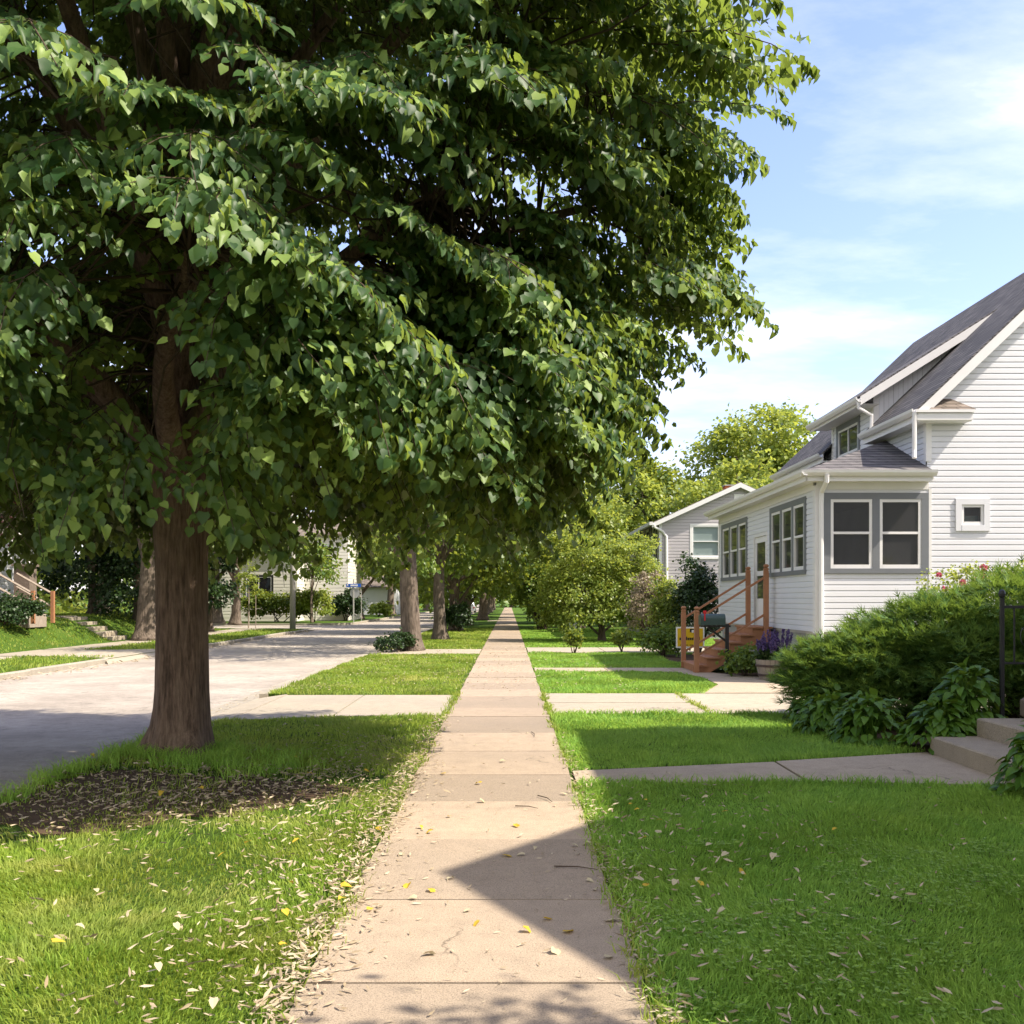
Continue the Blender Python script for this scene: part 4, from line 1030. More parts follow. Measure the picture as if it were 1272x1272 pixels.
# ---- generic broadleaf trees
def crown_pts(n, c, rx, ry, rz, clump=.75, nclump=70, seed=0, shell=.55, drop=.25, flip=-.55):
    r=np.random.default_rng(seed)
    d=norm(r.normal(size=(nclump,3))); d[:,2]=np.where(d[:,2]<flip,-d[:,2]*.4,d[:,2])
    rad=(shell+(1-shell)*r.random(nclump)**.6)
    lump=1+.16*np.sin(d[:,0]*5+seed)+.13*np.sin(d[:,1]*6+2*seed+d[:,2]*4)
    C=d*rad[:,None]*lump[:,None]*np.array([rx,ry,rz])
    per=np.maximum(3,(r.random(nclump)*.9+.55)); per=per/per.sum()
    idx=r.choice(nclump,size=n,p=per)
    csz=clump*(.6+.8*r.random(nclump))
    off=r.normal(size=(n,3))*csz[idx][:,None]*np.array([.62,.62,.40])
    off[:,2]-=drop*np.linalg.norm(off[:,:2],axis=1)*.5
    P=C[idx]+off
    out_=norm(P/np.array([rx,ry,rz]))
    Nn=norm(out_*.55+np.array([0,0,.75])+.55*r.normal(size=(n,3)))
    Dd=norm(out_*.7+np.array([0,0,-.5])+.7*r.normal(size=(n,3)))
    return P+np.array(c),Dd,Nn,C+np.array(c)
def tree(name,label,x,y,h,crown_z,rx,leaf='leaf_a',n=6000,ls=.2,tr=.3,lean=0,ry=None,group=None,seed=1,barkm='bark2',z0=0,nclump=70,clump=.8,fork=False,cat='tree',branch=True,tpl=DIAMOND,flip=-.55):
    """tapered trunk with limbs running to the leaf clumps, crown of separate leaves"""
    ry=ry or rx; t=thing(name,label,cat,(x,y,z0),group)
    cz=(crown_z+h)/2; rz=(h-crown_z)/2
    P,Dd,Nn,C=crown_pts(n,(x+lean*cz,y,z0+cz),rx,ry,rz,clump,nclump,seed,flip=flip)
    r=np.random.default_rng(seed+100)
    lv=leaves(P,Dd,Nn,ls*(.65+.7*r.random(n)),tpl)
    q=MB(); hts=[-.05,.12,.35,.8,1.6,crown_z*.6,crown_z,cz,h*.8]; hts=sorted(set(hts))
    pts=[(x+lean*z+.05*math.sin(z*1.1+seed),y+.05*math.cos(z*.9+seed),z0+z) for z in hts]
    rad=[tr*(1.55 if z<0 else 1.35 if z<.2 else 1.12 if z<.5 else max(.12,1-.8*z/h)) for z in hts]
    q.tube(pts,rad,14,wob=lambda i,a: 1+.10*math.sin(3*a+seed)*(1.4 if i<3 else .6)+.05*math.sin(7*a))
    q.build('trunk',M[barkm],t,smooth=True)
    if branch:
        q=MB(); sel=r.choice(len(C),size=min(len(C),18),replace=False)
        for j in sel:
            zb=crown_z*.75+ (cz-crown_z*.75)*r.random(); b=Vector((x+lean*zb,y,z0+zb)); e=Vector(C[j]); m=b.lerp(e,.5)+Vector((0,0,-.15*(e-b).length*.5+.3))
            q.tube([b,m,e],[tr*.42,tr*.24,tr*.06],6,cap=False)
        q.build('limb',M[barkm],t,smooth=True)
    npmesh('crown',*lv,M[leaf],t)
    return t
def shrub(name,label,x,y,w,h,leaf,n,ls,d=None,z0=0,seed=1,cat='shrub',group=None,nclump=30,clump=.25,stems=6,tpl=DIAMOND,barkm='twig',low=.1):
    d=d or w; t=thing(name,label,cat,(x,y,z0),group); r=np.random.default_rng(seed)
    P,Dd,Nn,C=crown_pts(n,(x,y,z0+h*.5+low*.5),w/2*.85,d/2*.85,h*.46,clump,nclump,seed,shell=.6)
    P[:,2]=np.maximum(P[:,2],z0+.03); lv=leaves(P,Dd,Nn,ls*(.65+.7*r.random(n)),tpl); npmesh('foliage',*lv,M[leaf],t)
    if stems:
        q=MB()
        for j in range(stems):
            e=C[int(r.integers(len(C)))]; b=(x+r.normal()*.05*w,y+r.normal()*.05*d,z0-.02); m=(b[0]*.5+e[0]*.5,b[1]*.5+e[1]*.5,z0+h*.3)
            q.tube([b,m,tuple(e)],[.012+.012*h,.009+.008*h,.004],5,cap=False)
        q.build('stem',M[barkm],t)
    return t

# the row of parkway trees on the left
GRP='street trees in the row along the sidewalk'
row=[(-3.38,34.9,.37,3.4,12.5,5.0,'thick grey barked street tree, second in the row, with weeds round its foot',0),
     (-3.02,44.5,.30,2.2,12,4.8,'slimmer pale streaked street tree, third in the row behind the second trunk',.012),
     (-3.0,57,.34,1.5,12,5.0,'street tree with leafy shoots on its trunk above a dark bush, fourth in the row',0),
     (-2.85,70,.34,1.5,12,5.0,'street tree in front of the parked silver car, fifth in the row',0),
     (-2.2,88,.42,1.6,12,5.2,'pale trunked street tree with a flared foot beside the far sidewalk, sixth in the row',0)]
for i,(x,y,tr,cz,h,rx,lab,ln) in enumerate(row):
    tree('street_tree',lab,x,y,h,cz,rx,'leaf_a' if i%2==0 else 'leaf_d',n=int(22000-2300*i),ls=.16+.05*i,tr=tr*(.92 if i else .95),lean=ln,group=GRP,seed=20+i,nclump=190,clump=.72,ry=rx*.9,flip=-.9)
far=None
for i in range(6):
    y=104+17*i; x=-2.6-.05*i
    if far is None:
        far=tree('street_tree','small far street tree in the dark tunnel of crowns over the sidewalk end',x,y,13,1.6,5.4,'leaf_a',n=8000,ls=.46,tr=.34,flip=-.9,group='far street trees at the end of the row',seed=31,clump=.9)
    else:
        c_=copy_tree(far); c_.location=(x,y,0); c_.rotation_euler=(0,0,i*1.3)
# right side of the walk: overhanging yellow-green trees, then a closed far wall
tree('street_tree','yellow green tree arching over the right edge of the sidewalk beyond the bushes',4.4,63,9.8,1.2,4.0,'leaf_b',n=15000,ls=.26,tr=.2,seed=41,nclump=95,clump=.75)
tree('street_tree','tall yellow green tree left of the grey house behind the round bush tree',5.6,76,12.0,1.5,4.6,'leaf_b',n=11000,ls=.32,tr=.28,seed=42,nclump=95,clump=.85)
tree('street_tree','deep green tree closing the tunnel on the right of the sidewalk',2.9,98,12,1.0,4.4,'leaf_a',n=7000,ls=.42,tr=.3,seed=43,nclump=70,clump=.9)
tree('street_tree','dark tree at the far right end of the sidewalk tunnel',3.0,122,13,.8,4.8,'leaf_d',n=6000,ls=.5,tr=.3,seed=44,clump=1.0)
tree('street_tree','far tree closing the end of the sidewalk',0.6,236,15,1.8,7,'leaf_d',n=5000,ls=.9,tr=.4,seed=45,clump=1.6)
# big trees behind the houses
tree('back_tree','tall pale green tree rising behind the white house dormer',20.0,80,17.2,5,5.0,'leaf_b',n=15000,ls=.34,tr=.5,seed=51,nclump=150,clump=1.0,ry=5.0)
tree('back_tree','yellowish tree above the grey house chimney',16.0,69,11.4,3,3.6,'leaf_b',n=9000,ls=.28,tr=.3,seed=52,nclump=80,clump=.8)
tree('back_tree','mid green tree standing left of the grey house gable',10.1,74,12.6,3,2.7,'leaf_a',n=9000,ls=.30,tr=.35,seed=53,nclump=90,clump=.85)
tree('back_tree','low light green tree peeping over the grey house roof',13.2,66,9.6,3,2.6,'leaf_b',n=6000,ls=.26,tr=.25,seed=54,nclump=60,clump=.7)
tree('back_tree','dark back garden tree low behind the white house',27,72,12,3,5.5,'leaf_a',n=8000,ls=.34,tr=.4,seed=55)
# round bush tree and bushes on the right
tree('bush_tree','broad round green bush tree on a short trunk in front of the grey house',3.9,42.5,4.5,-.35,2.55,'leaf_b',n=36000,ls=.11,tr=.13,seed=61,nclump=260,clump=.34,ry=2.1)
shrub('bush','yellowish arching bush right of the round bush tree',5.55,41.5,2.1,3.0,'leaf_b',7000,.10,seed=62,nclump=60,clump=.3)
shrub('bush','loose green bush with many dark stems close to the sidewalk',1.95,58.5,2.7,3.9,'leaf_d',11000,.15,seed=63,nclump=110,clump=.36,stems=16)
shrub('bush','light green bush between the stemmed bush and the round bush tree',3.1,54,1.7,1.9,'leaf_b',3500,.15,seed=64,nclump=40,clump=.3,stems=8)
shrub('bush','low green bush under the tunnel trees on the right',2.4,76,2.0,2.0,'leaf_a',3000,.2,seed=65,nclump=40,clump=.35)
shrub('bush','dark glossy bush tight against the far corner of the glazed porch',6.0,32.4,1.6,3.1,'leaf_c',7000,.09,seed=66,nclump=70,clump=.26)
shrub('bush','rounded mid green bush left of the dark porch corner bush',5.15,33.2,1.25,2.35,'leaf_a',5000,.085,seed=67,nclump=60,clump=.22)
shrub('bush','pale pinkish feathery bush beside the grey house downspout',5.2,38.4,1.3,3.0,'leaf_pale',4500,.085,seed=68,nclump=50,clump=.24)
shrub('bush','low leafy green bush under the yellow yard sign',4.7,31.2,1.5,.9,'leaf_d',3500,.08,seed=69,nclump=50,clump=.18)
for i,(x,y,w_,h_,lab) in enumerate([(2.10,34.2,.62,.62,'small rose bush on the lawn, closest to the sidewalk'),(3.70,34.6,.82,.70,'small open rose bush between the other two on the lawn edge'),(4.98,34.4,.9,.95,'small dark rose bush nearest the yellow yard sign')]):
    shrub('rose_bush',lab,x,y-1.2,w_,h_,'leaf_a' if i<2 else 'leaf_c',1100,.075,seed=70+i,nclump=26,clump=.11,stems=5,group='small rose bushes along the second driveway',low=.25)
shrub('leafy_plant','low broad leaved green plant beside the mailbox post',5.33,23.15,.85,.62,'leaf_d',1500,.085,seed=75,nclump=40,clump=.12,stems=4)
q=MB(); 
TG=thing('tree_guard','pale plastic tree guard on a stake by the second driveway','guard',(2.95,47,0))
q.lathe([(.12,0),(.20,.75),(.195,.75),(.115,0)],(2.95,47,0.02),10); q.build('tube',M['plastic'],TG)
q=MB(); q.box(2.93,2.97,46.77,46.80,0,.6); q.build('stake',M['weather'],TG)
# shrubs at the feet of the street trees
shrub('weeds','leafy weeds round the foot of the second street tree','' and 0 or -3.75,34.0,1.3,.6,'leaf_c',1500,.09,seed=81,nclump=30,clump=.16,stems=4,cat='weeds')
shrub('bush','dark bush at the foot of the fourth street tree',-2.75,55.5,1.6,1.5,'leaf_c',3000,.13,seed=82,nclump=40,clump=.25)

# purple salvia in the barrel
PS=thing('salvia_plant','purple flower spikes and grey green leaves growing in the half barrel','plant',(5.72,22.15,.37))
n=420; a=rng.random(n)*6.28; rr=.30*np.sqrt(rng.random(n)); P=np.stack([5.72+rr*np.cos(a),22.15+rr*np.sin(a),.36+.22*rng.random(n)],1)
npmesh('foliage',*leaves(P,norm(np.stack([np.cos(a)*.6,np.sin(a)*.6,np.ones(n)],1)+.4*rng.normal(size=(n,3))),rng.normal(size=(n,3)),rng.uniform(.07,.16,n),DIAMOND),M['leaf_c'],PS)
for i in range(26):
    a=rng.random()*6.28; r_=.28*math.sqrt(rng.random()); x,y=5.72+r_*math.cos(a),22.15+r_*math.sin(a); h=rng.uniform(.45,.72); ex,ey=x+.12*math.cos(a)*r_/.28,y+.12*math.sin(a)*r_/.28
    m=70; t=rng.random(m); P=np.stack([x+(ex-x)*(.5+.5*t),y+(ey-y)*(.5+.5*t),.37+h*(.45+.55*t)],1)
    npmesh('flower_spike',*leaves(P,norm(rng.normal(size=(m,3))+np.array([0,0,.5])),rng.normal(size=(m,3)),np.full(m,.045),DIAMOND),M['purple'],PS)

# ---- juniper mound
def juniper(label,ells,n,seed):
    r=np.random.default_rng(seed); t=thing('juniper','%s'%label,'shrub',(ells[0][0],ells[0][1],0),'spreading junipers on the bank by the steps')
    Ps=[];Ds=[];Ns=[];Ss=[]
    vol=np.array([e[3]*e[4]+e[4]*e[5]+e[3]*e[5] for e in ells]); vol/=vol.sum()
    for e,f in zip(ells,vol):
        m=int(n*f); d=norm(r.normal(size=(m,3))); d[:,2]=np.where(d[:,2]<-.35,-d[:,2],d[:,2])
        # layered shelves of foliage
        lump=1+.10*np.sin(7*d[:,0]+3*d[:,1]+seed)+.10*np.sin(9*d[:,2]+5*d[:,0])+.06*np.sin(17*d[:,1]+11*d[:,0])
        rad=(.70+.30*r.random(m)**.5)*lump
        P=d*rad[:,None]*np.array(e[3:6])+np.array(e[:3])
        Dv=norm(d*np.array([1,1,.35])+np.array([-.25,-.15,.18])+.42*r.normal(size=(m,3)))
        Nn=norm(np.array([0,0,1])+.5*d+.35*r.normal(size=(m,3)))
        Ps.append(P);Ds.append(Dv);Ns.append(Nn);Ss.append(r.uniform(.11,.27,m))
    P=np.concatenate(Ps); k=P[:,2]>.02
    npmesh('foliage',*leaves(P[k],np.concatenate(Ds)[k],np.concatenate(Ns)[k],np.concatenate(Ss)[k],NEEDLE),M['juniper'],t)
    q=MB()
    for j in range(14):
        e=ells[int(r.integers(len(ells)))]; b=(ells[0][0]+r.normal()*.2,ells[0][1]+r.normal()*.2,0); tip=(e[0]+r.normal()*.5*e[3],e[1]+r.normal()*.4*e[4],e[2]+.3*e[5])
        q.tube([b,((b[0]+tip[0])/2,(b[1]+tip[1])/2,tip[2]*.35),tip],[.05,.035,.012],6,cap=False)
    q.build('stem',M['twig'],t)
juniper('spreading juniper whose sunlit tip hangs over the driveway',[(5.15,14.5,.56,1.05,1.15,.72),(4.55,14.7,.58,.65,.7,.46),(6.0,14.4,.85,1.15,1.35,.84),(5.0,14.4,.30,1.0,1.1,.5),(6.1,14.3,.40,1.2,1.2,.6)],21000,5)
juniper('tall shaded juniper behind the iron railing and the hostas',[(7.0,14.2,1.05,1.25,1.5,.98),(6.3,13.5,.75,1.0,.95,.62),(8.3,14.2,1.35,1.3,1.5,1.05),(9.8,14.5,1.5,1.5,1.4,1.1),(6.8,13.9,.45,1.3,1.3,.7),(8.4,14.0,.6,1.5,1.3,.8)],26000,6)
# ---- roses behind the juniper
RS=thing('climbing_rose','rose bush with pink blooms against the white clapboard wall','shrub',(7.9,16.9,0))
Pc=[];
for i in range(60):
    x=rng.uniform(6.95,9.3); zt=np.interp(x,[6.95,7.6,8.3,9.3],[2.05,2.25,2.15,2.75]); Pc.append((x,16.9+rng.normal()*.25,zt-.55*rng.random()**1.5))
Pc=np.array(Pc); n=2200; idx=rng.integers(0,60,n); P=Pc[idx]+rng.normal(size=(n,3))*np.array([.10,.10,.07])
npmesh('foliage',*leaves(P,norm(rng.normal(size=(n,3))),norm(rng.normal(size=(n,3))*.6+np.array([0,0,1])),rng.uniform(.03,.075,n),DIAMOND),M['leaf_b'],RS)
q=MB()
for i in range(26):
    e=Pc[i]; q.tube([(7.9+rng.normal()*.3,16.9,0),(7.9*.4+e[0]*.6,16.9,1.3),tuple(e)],[.014,.010,.004],4,cap=False)
q.build('cane',M['twig'],RS)
for i in range(20):
    e=Pc[i*3 % 60]+np.array([rng.normal()*.1,-.15,rng.normal()*.05]); m=34
    d=norm(rng.normal(size=(m,3))); npmesh('bloom',*leaves(e+d*.012,d,norm(rng.normal(size=(m,3))),np.full(m,.062)*rng.uniform(.6,1),DIAMOND),M['pink'],RS)
# ---- hostas
def hosta(label,x,y,w,h,n,seed,z0=0):
    r=np.random.default_rng(seed); t=thing('hosta',label,'plant',(x,y,z0),'hostas along the foot of the bank')
    u=np.sqrt(r.random(n)); a=r.random(n)*6.283
    P=np.stack([x+w*.36*u*np.cos(a),y+w*.36*u*np.sin(a),z0+h*(1.0-.72*u*u)-.10+.05*r.normal(size=n)],1); P[:,2]=np.maximum(P[:,2],z0+.06)
    out_=np.stack([np.cos(a),np.sin(a),np.zeros(n)],1)
    D=norm(out_*(.35+.8*u[:,None])+np.array([0,0,1])*(.42-1.0*u[:,None])+.22*r.normal(size=(n,3)))
    N=norm(out_*.5+np.array([0,0,1])+.22*r.normal(size=(n,3)))
    npmesh('foliage',*leaves(P,D,N,r.uniform(.105,.18,n)*(1-.15*u),HOSTA),M['hosta'],t)
    q=MB()
    for i in range(0,n,4): q.tube([(x+.04*r.normal(),y+.04*r.normal(),z0),((x*.55+P[i][0]*.45),(y*.55+P[i][1]*.45),z0+h*.55),tuple(P[i])],[.006,.006,.004],4,cap=False)
    q.build('stalk',M['hosta'],t)
hosta('hosta overlapping the edge of the lowest concrete step',4.95,11.75,1.15,.62,304,91)
hosta('tall hosta at the foot of the iron railing post',5.35,11.95,1.15,.95,320,92,.05)
hosta('hosta on the lawn edge left of the step hosta',4.35,12.35,1.2,.62,304,93)
hosta('dark hosta in the middle of the hosta row under the juniper',4.15,13.25,1.1,.55,272,94)
hosta('dark hosta at the driveway end of the row under the juniper tip',4.25,14.05,1.1,.55,272,95)
hosta('hosta cut by the right edge of the photo in front of the steps',4.72,9.02,.95,.70,240,96)

# ------------------------------------------------------------------ left side of the street
LH=thing('porch_house','white house with timber porch and stone pier across the street','house',(-20,40,1))
q=MB(); 
siding(q,(-21.2,34,0),(0,1,0),(1,0,0),lambda z:(0,11.9),1.0,7.4,[(2.0,3.2,2.6,4.2),(6.2,7.4,4.9,6.3),(2.0,3.2,4.9,6.3)],step=.15,lip=.025)
siding(q,(-30,34,0),(1,0,0),(0,-1,0),lambda z:(0,8.8),1.0,7.4,step=.15,lip=.025)
q.box(-30,-21.22,45.85,45.9,1.0,7.4); q.build('wall',M['white'],LH)
q=MB(); q.slab([(-30.6,33.4,7.3),(-20.6,33.4,7.3),(-25.6,39.2,10.8)],.1); q.slab([(-20.6,33.4,7.3),(-20.6,46.5,7.3),(-25.6,39.2,10.8)],.1); q.slab([(-20.6,46.5,7.3),(-30.6,46.5,7.3),(-25.6,39.2,10.8)],.1); q.slab([(-30.6,46.5,7.3),(-30.6,33.4,7.3),(-25.6,39.2,10.8)],.1); q.build('roof',M['shingle2'],LH)
WL=Wall((-21.2,34,0),(0,1,0),(1,0,0))
for u0,z0 in ((2.0,2.6),(2.0,4.9),(6.2,4.9)): window(WL,LH,u0,u0+1.2,z0,z0+(1.6 if z0<3 else 1.4),'h',trim=.12,trimm='trimwhite',pane='glassdark')
q=MB(); q.box(-21.18,-18.6,34.4,40.2,.7,1.75); q.build('porch_deck',M['weather'],LH)
q=MB(); q.box(-21.18,-18.35,34.2,40.4,4.45,4.62); q.slab([(-18.2,34.0,4.62),(-18.2,40.6,4.62),(-21.18,40.6,5.1),(-21.18,34.0,5.1)],.06); q.build('porch_roof',M['shingle2'],LH)
q=MB(); q.box(-18.75,-18.42,34.2,40.4,4.18,4.449); q.box(-21.0,-18.75,40.0,40.3,4.18,4.449); q.build('porch_beam',M['trimwhite'],LH)
for y in (35.6,39.5): 
    q=MB(); q.box(-18.95,-18.35,y-.3,y+.3,.7,3.0,bev=.03); q.box(-19.02,-18.28,y-.37,y+.37,3.0,3.09); q.build('pier',M['stonepier'],LH)
    q=MB(); q.box(-18.8,-18.5,y-.15,y+.15,3.09,4.18); q.build('column',M['trimwhite'],LH)
q=MB()
for a,b_ in ((36.0,36.9),):
    q.box(-18.7,-18.62,a,b_,2.55,2.63); q.box(-18.7,-18.62,a,b_,1.9,1.96)
    y=a+.1
    while y<b_: q.box(-18.68,-18.64,y,y+.05,1.96,2.55); y+=.16
q.build('railing',M['weather'],LH)
q=MB()
for i in range(4): q.box(-18.6+.3*i,-18.3+.3*i,37.05,38.55,.7,1.75-.19*(i+.0)-.0,bev=.01)
q.build('porch_steps',M['weather'],LH)
for y in (37.0,38.6):
    q=MB(); q.box(-17.25,-17.13,y-.06,y+.06,.85,2.05); q.build('newel_post',M['cedar'],LH)
    q=MB(); 
    for dz in (0,-.5): q.tube([(-18.55,y,2.72+dz),(-17.2,y,1.95+dz)],.045,4)
    q.build('handrail',M['weather'],LH)
# concrete steps in the bank
q=MB()
for i in range(5): q.box(-16.25-.42*(i+1)-.02,-16.25-.42*i,42.0,43.6,-.2,.20*(i+1),bev=.015)
q.box(-19.5,-18.36,42.0,43.6,.6,1.04)
tag(q.build('bank_steps',M['drive'],None,(-17,42.8,0)),'pale concrete steps climbing the grassy bank across the street','steps')
# evergreens and shrubs by the porch house
tree('evergreen_tree','tall dark evergreen beside the corner of the white porch house',-19.4,47.6,8.4,-1.3,2.0,'leaf_c',n=11000,ls=.17,tr=.2,seed=101,nclump=110,clump=.5,z0=.9,branch=False)
tree('evergreen_tree','broad dark evergreen in the middle of the hedge of evergreens',-17.6,48.5,5.8,-1.3,2.3,'leaf_c',n=10000,ls=.17,tr=.2,seed=102,nclump=110,clump=.5,z0=.8,branch=False)
tree('evergreen_tree','lower dark evergreen nearest the big grey trunk across the street',-17.5,54.0,6.4,-1.3,2.6,'leaf_c',n=9000,ls=.19,tr=.2,seed=103,nclump=100,clump=.5,z0=.4,branch=False)
shrub('bush','wide green bush in front of the porch steps across the street',-17.9,36.2,2.4,.95,'leaf_c',4500,.10,z0=.85,seed=104,nclump=70,clump=.3)
tree('ornamental_tree','small purple leaved tree in front of the white porch house',-17.6,33.0,5.8,2.1,1.9,'leaf_red',n=5000,ls=.12,tr=.10,seed=105,nclump=60,clump=.4,z0=.9)
G2='street trees across the road'
tree('street_tree','big grey trunked tree across the road just left of the linden trunk',-15.35,43.5,12,3.2,4.6,'leaf_a',n=11000,ls=.20,tr=.42,seed=111,group=G2,nclump=100)
tree('street_tree','dark leaning trunk tree just right of the linden trunk across the road',-16.4,55.5,11.5,2.7,4.2,'leaf_a',n=10000,ls=.23,tr=.36,seed=112,group=G2,lean=.05,nclump=90)
tree('street_tree','forked tree in front of the cream house across the road',-19.2,72,12,2.7,4.0,'leaf_d',n=9000,ls=.27,tr=.34,seed=113,group=G2,nclump=90,z0=.0)
tree('street_tree','pale trunked tree at the left corner of the cream house',-21.8,76,12,3.2,4.0,'leaf_a',n=8000,ls=.30,tr=.5,seed=114,group=G2,nclump=80)
tree('street_tree','light yellow green tree behind the street name sign',-13.6,93,9.6,2.4,4.4,'leaf_b',n=11000,ls=.30,tr=.34,seed=115,group=G2,nclump=100)
tree('street_tree','deep green tree right of the street name sign',-12.9,112,12,3.0,5.2,'leaf_a',n=9000,ls=.38,tr=.42,seed=116,group=G2,nclump=90)
tree('street_tree','tall dark tree far along the left side of the road',-14.2,134,14,3.0,6.0,'leaf_a',n=7000,ls=.48,tr=.45,seed=117,group=G2,clump=1.0)
tree('street_tree','farthest dark tree along the left side of the road',-13.2,165,15,2.4,7,'leaf_d',n=6000,ls=.6,tr=.5,seed=118,group=G2,clump=1.3)
tree('street_tree','broad tree behind the pale utility pole and the cream house',-25,98,14,3,6.5,'leaf_a',n=9000,ls=.38,tr=.5,seed=119,group=G2,clump=1.0,nclump=100)
tree('street_tree','tall tree behind the roof of the white porch house',-33,60,15,3,6.5,'leaf_a',n=8000,ls=.3,tr=.5,seed=120,group=G2,clump=1.0,nclump=100)
tree('street_tree','spreading tree on the bank behind the dark evergreens',-24.5,62,13.5,3,5.5,'leaf_d',n=8000,ls=.3,tr=.45,seed=121,group=G2,clump=1.0,nclump=90)
def mass(name,label,lumps,n,ls,leaf,seed):
    r=np.random.default_rng(seed); L=np.array(lumps); v=L[:,3]*L[:,4]+.0; idx=r.choice(len(L),size=n,p=v/v.sum())
    d=norm(r.normal(size=(n,3))); d[:,2]=np.where(d[:,2]<-.2,-d[:,2],d[:,2]); rad=(.55+.45*r.random(n)**.4)*(1+.16*np.sin(6*d[:,0]+idx)+.14*np.sin(7*d[:,2]+2*idx+4*d[:,1]))
    P=L[idx,:3]+d*rad[:,None]*np.stack([L[idx,3],L[idx,3],L[idx,4]],1); P[:,2]=np.maximum(P[:,2]*(r.random(n)*.4+.6)**np.where(P[:,2]<3,1,0),.05)
    ob=npmesh(name,*leaves(P,norm(d+r.normal(size=(n,3))),norm(d*.6+np.array([0,0,.7])+.6*r.normal(size=(n,3))),ls*(.6+.8*r.random(n)),DIAMOND),M[leaf]); tag(ob,label,None,None,'stuff')
lm=[(x+rng.normal()*3,262+rng.normal()*6,4,9,10+4*rng.random()) for x in np.arange(-90,96,9)]+[(-6,250,3,6,8),(6,248,3,6,8)]+[(x,235+rng.normal()*6,.8,6,3.6) for x in np.arange(-90,96,6)]
mass('far_woods','far off trees closing the end of the street',lm,24000,1.1,'leaf_d',201)
lm=[(-34-.02*y+rng.normal()*2,y,3.5,7,8+3*rng.random()) for y in np.arange(58,240,10)]+[(-48+rng.normal()*2,y,3.5,7,9) for y in np.arange(20,60,9)]+[(-31+rng.normal()*2,y,.6,4.5,3.2) for y in np.arange(60,240,7)]
mass('far_woods','garden trees filling the gaps behind the houses across the road',lm,22000,.7,'leaf_a',202)
lm=[(30+rng.normal()*2,y,3.5,6.5,7+3*rng.random()) for y in np.arange(58,240,10)]+[(14+rng.normal()*2,y,2.2,4.5,4+2*rng.random()) for y in np.arange(74,240,9)]
mass('far_woods','garden trees filling the gaps behind the houses on the right',lm,16000,.7,'leaf_d',203)
# cream corner house
CH=thing('cream_house','cream clapboard corner house with dark framed window beyond the side street','house',(-20,82,0))
q=MB(); c0,c1=-23.6,-13.9
opC=[(2.55,4.6,1.45,3.55)]
siding(q,(c0,82,0),(1,0,0),(0,-1,0),lambda z:(0,6.6),.0,5.6,opC,step=.27,lip=.03)
siding(q,(c0+6.6,85,0),(1,0,0),(0,-1,0),lambda z:(0,3.6),.0,7.2,[(1.2,2.4,4.6,6.2)],step=.27,lip=.03)
siding(q,(c0+6.6,82,0),(0,1,0),(1,0,0),lambda z:(0,3.0),.0,5.6,step=.27,lip=.03)
siding(q,(c0+10.2,85,0),(0,1,0),(1,0,0),lambda z:(0,8.0),.0,7.2,step=.27,lip=.03)
q.box(c0,c0+.05,82,92,0,5.6); q.build('wall',M['cream'],CH)
q=MB(); q.slab([(c0-.4,81.6,5.6),(c0+7,81.6,5.6),(c0+7,87,8.6),(c0-.4,87,8.6)],.12); q.slab([(c0-.4,87,8.6),(c0+7,87,8.6),(c0+7,92.4,5.6),(c0-.4,92.4,5.6)],.12)
q.slab([(c0+6.2,84.6,7.2),(c0+10.6,84.6,7.2),(c0+10.6,89,9.4),(c0+6.2,89,9.4)],.12); q.build('roof',M['shingle2'],CH)
WC=Wall((c0,82,0),(1,0,0),(0,-1,0)); window(WC,CH,2.55,4.6,1.45,3.55,'v',trim=.16,trimm='iron',pane='glassdark')
WC2=Wall((c0+6.6,85,0),(1,0,0),(0,-1,0)); window(WC2,CH,1.2,2.4,4.6,6.2,'h',trim=.12,trimm='trimwhite',pane='glassdark')
tree('small_tree','small open leafy tree between the pale utility pole and the blue street name sign',-14.9,77.5,6.6,2.4,1.7,'leaf_d',n=2600,ls=.22,tr=.10,seed=135,nclump=34,clump=.5)
GA=thing('white_garage','white clapboard garage behind the street name sign','garage',(-17,118,0))
q=MB(); q.box(-20.5,-13.0,118,126,0,3.2); q.build('wall',M['white'],GA)
q=MB(); q.slab([(-21,117.6,3.2),(-12.5,117.6,3.2),(-12.5,122,5.2),(-21,122,5.2)],.1); q.slab([(-21,122,5.2),(-12.5,122,5.2),(-12.5,126.4,3.2),(-21,126.4,3.2)],.1); q.build('roof',M['shingle2'],GA)
shrub('hedge','long clipped green hedge under the cream house window',-18.2,80.2,6.4,2.3,'leaf_a',6500,.2,d=1.8,seed=131,nclump=80,clump=.4,stems=5,cat='hedge')
shrub('hedge','bright yellow green hedge below the white part of the cream house',-15.2,79.6,3.4,2.7,'leaf_b',4500,.2,d=2.0,seed=132,nclump=60,clump=.4,stems=5,cat='hedge')
shrub('hedge','dark green hedge left of the stop sign',-13.3,84.0,2.6,2.5,'leaf_c',4000,.2,d=2.0,seed=133,nclump=50,clump=.4,stems=5,cat='hedge')
shrub('bush','small yellow bush on the lawn right of the stop sign',-10.9+-2.2,104,2.4,1.4,'leaf_b',1500,.25,seed=134,nclump=30,clump=.3)
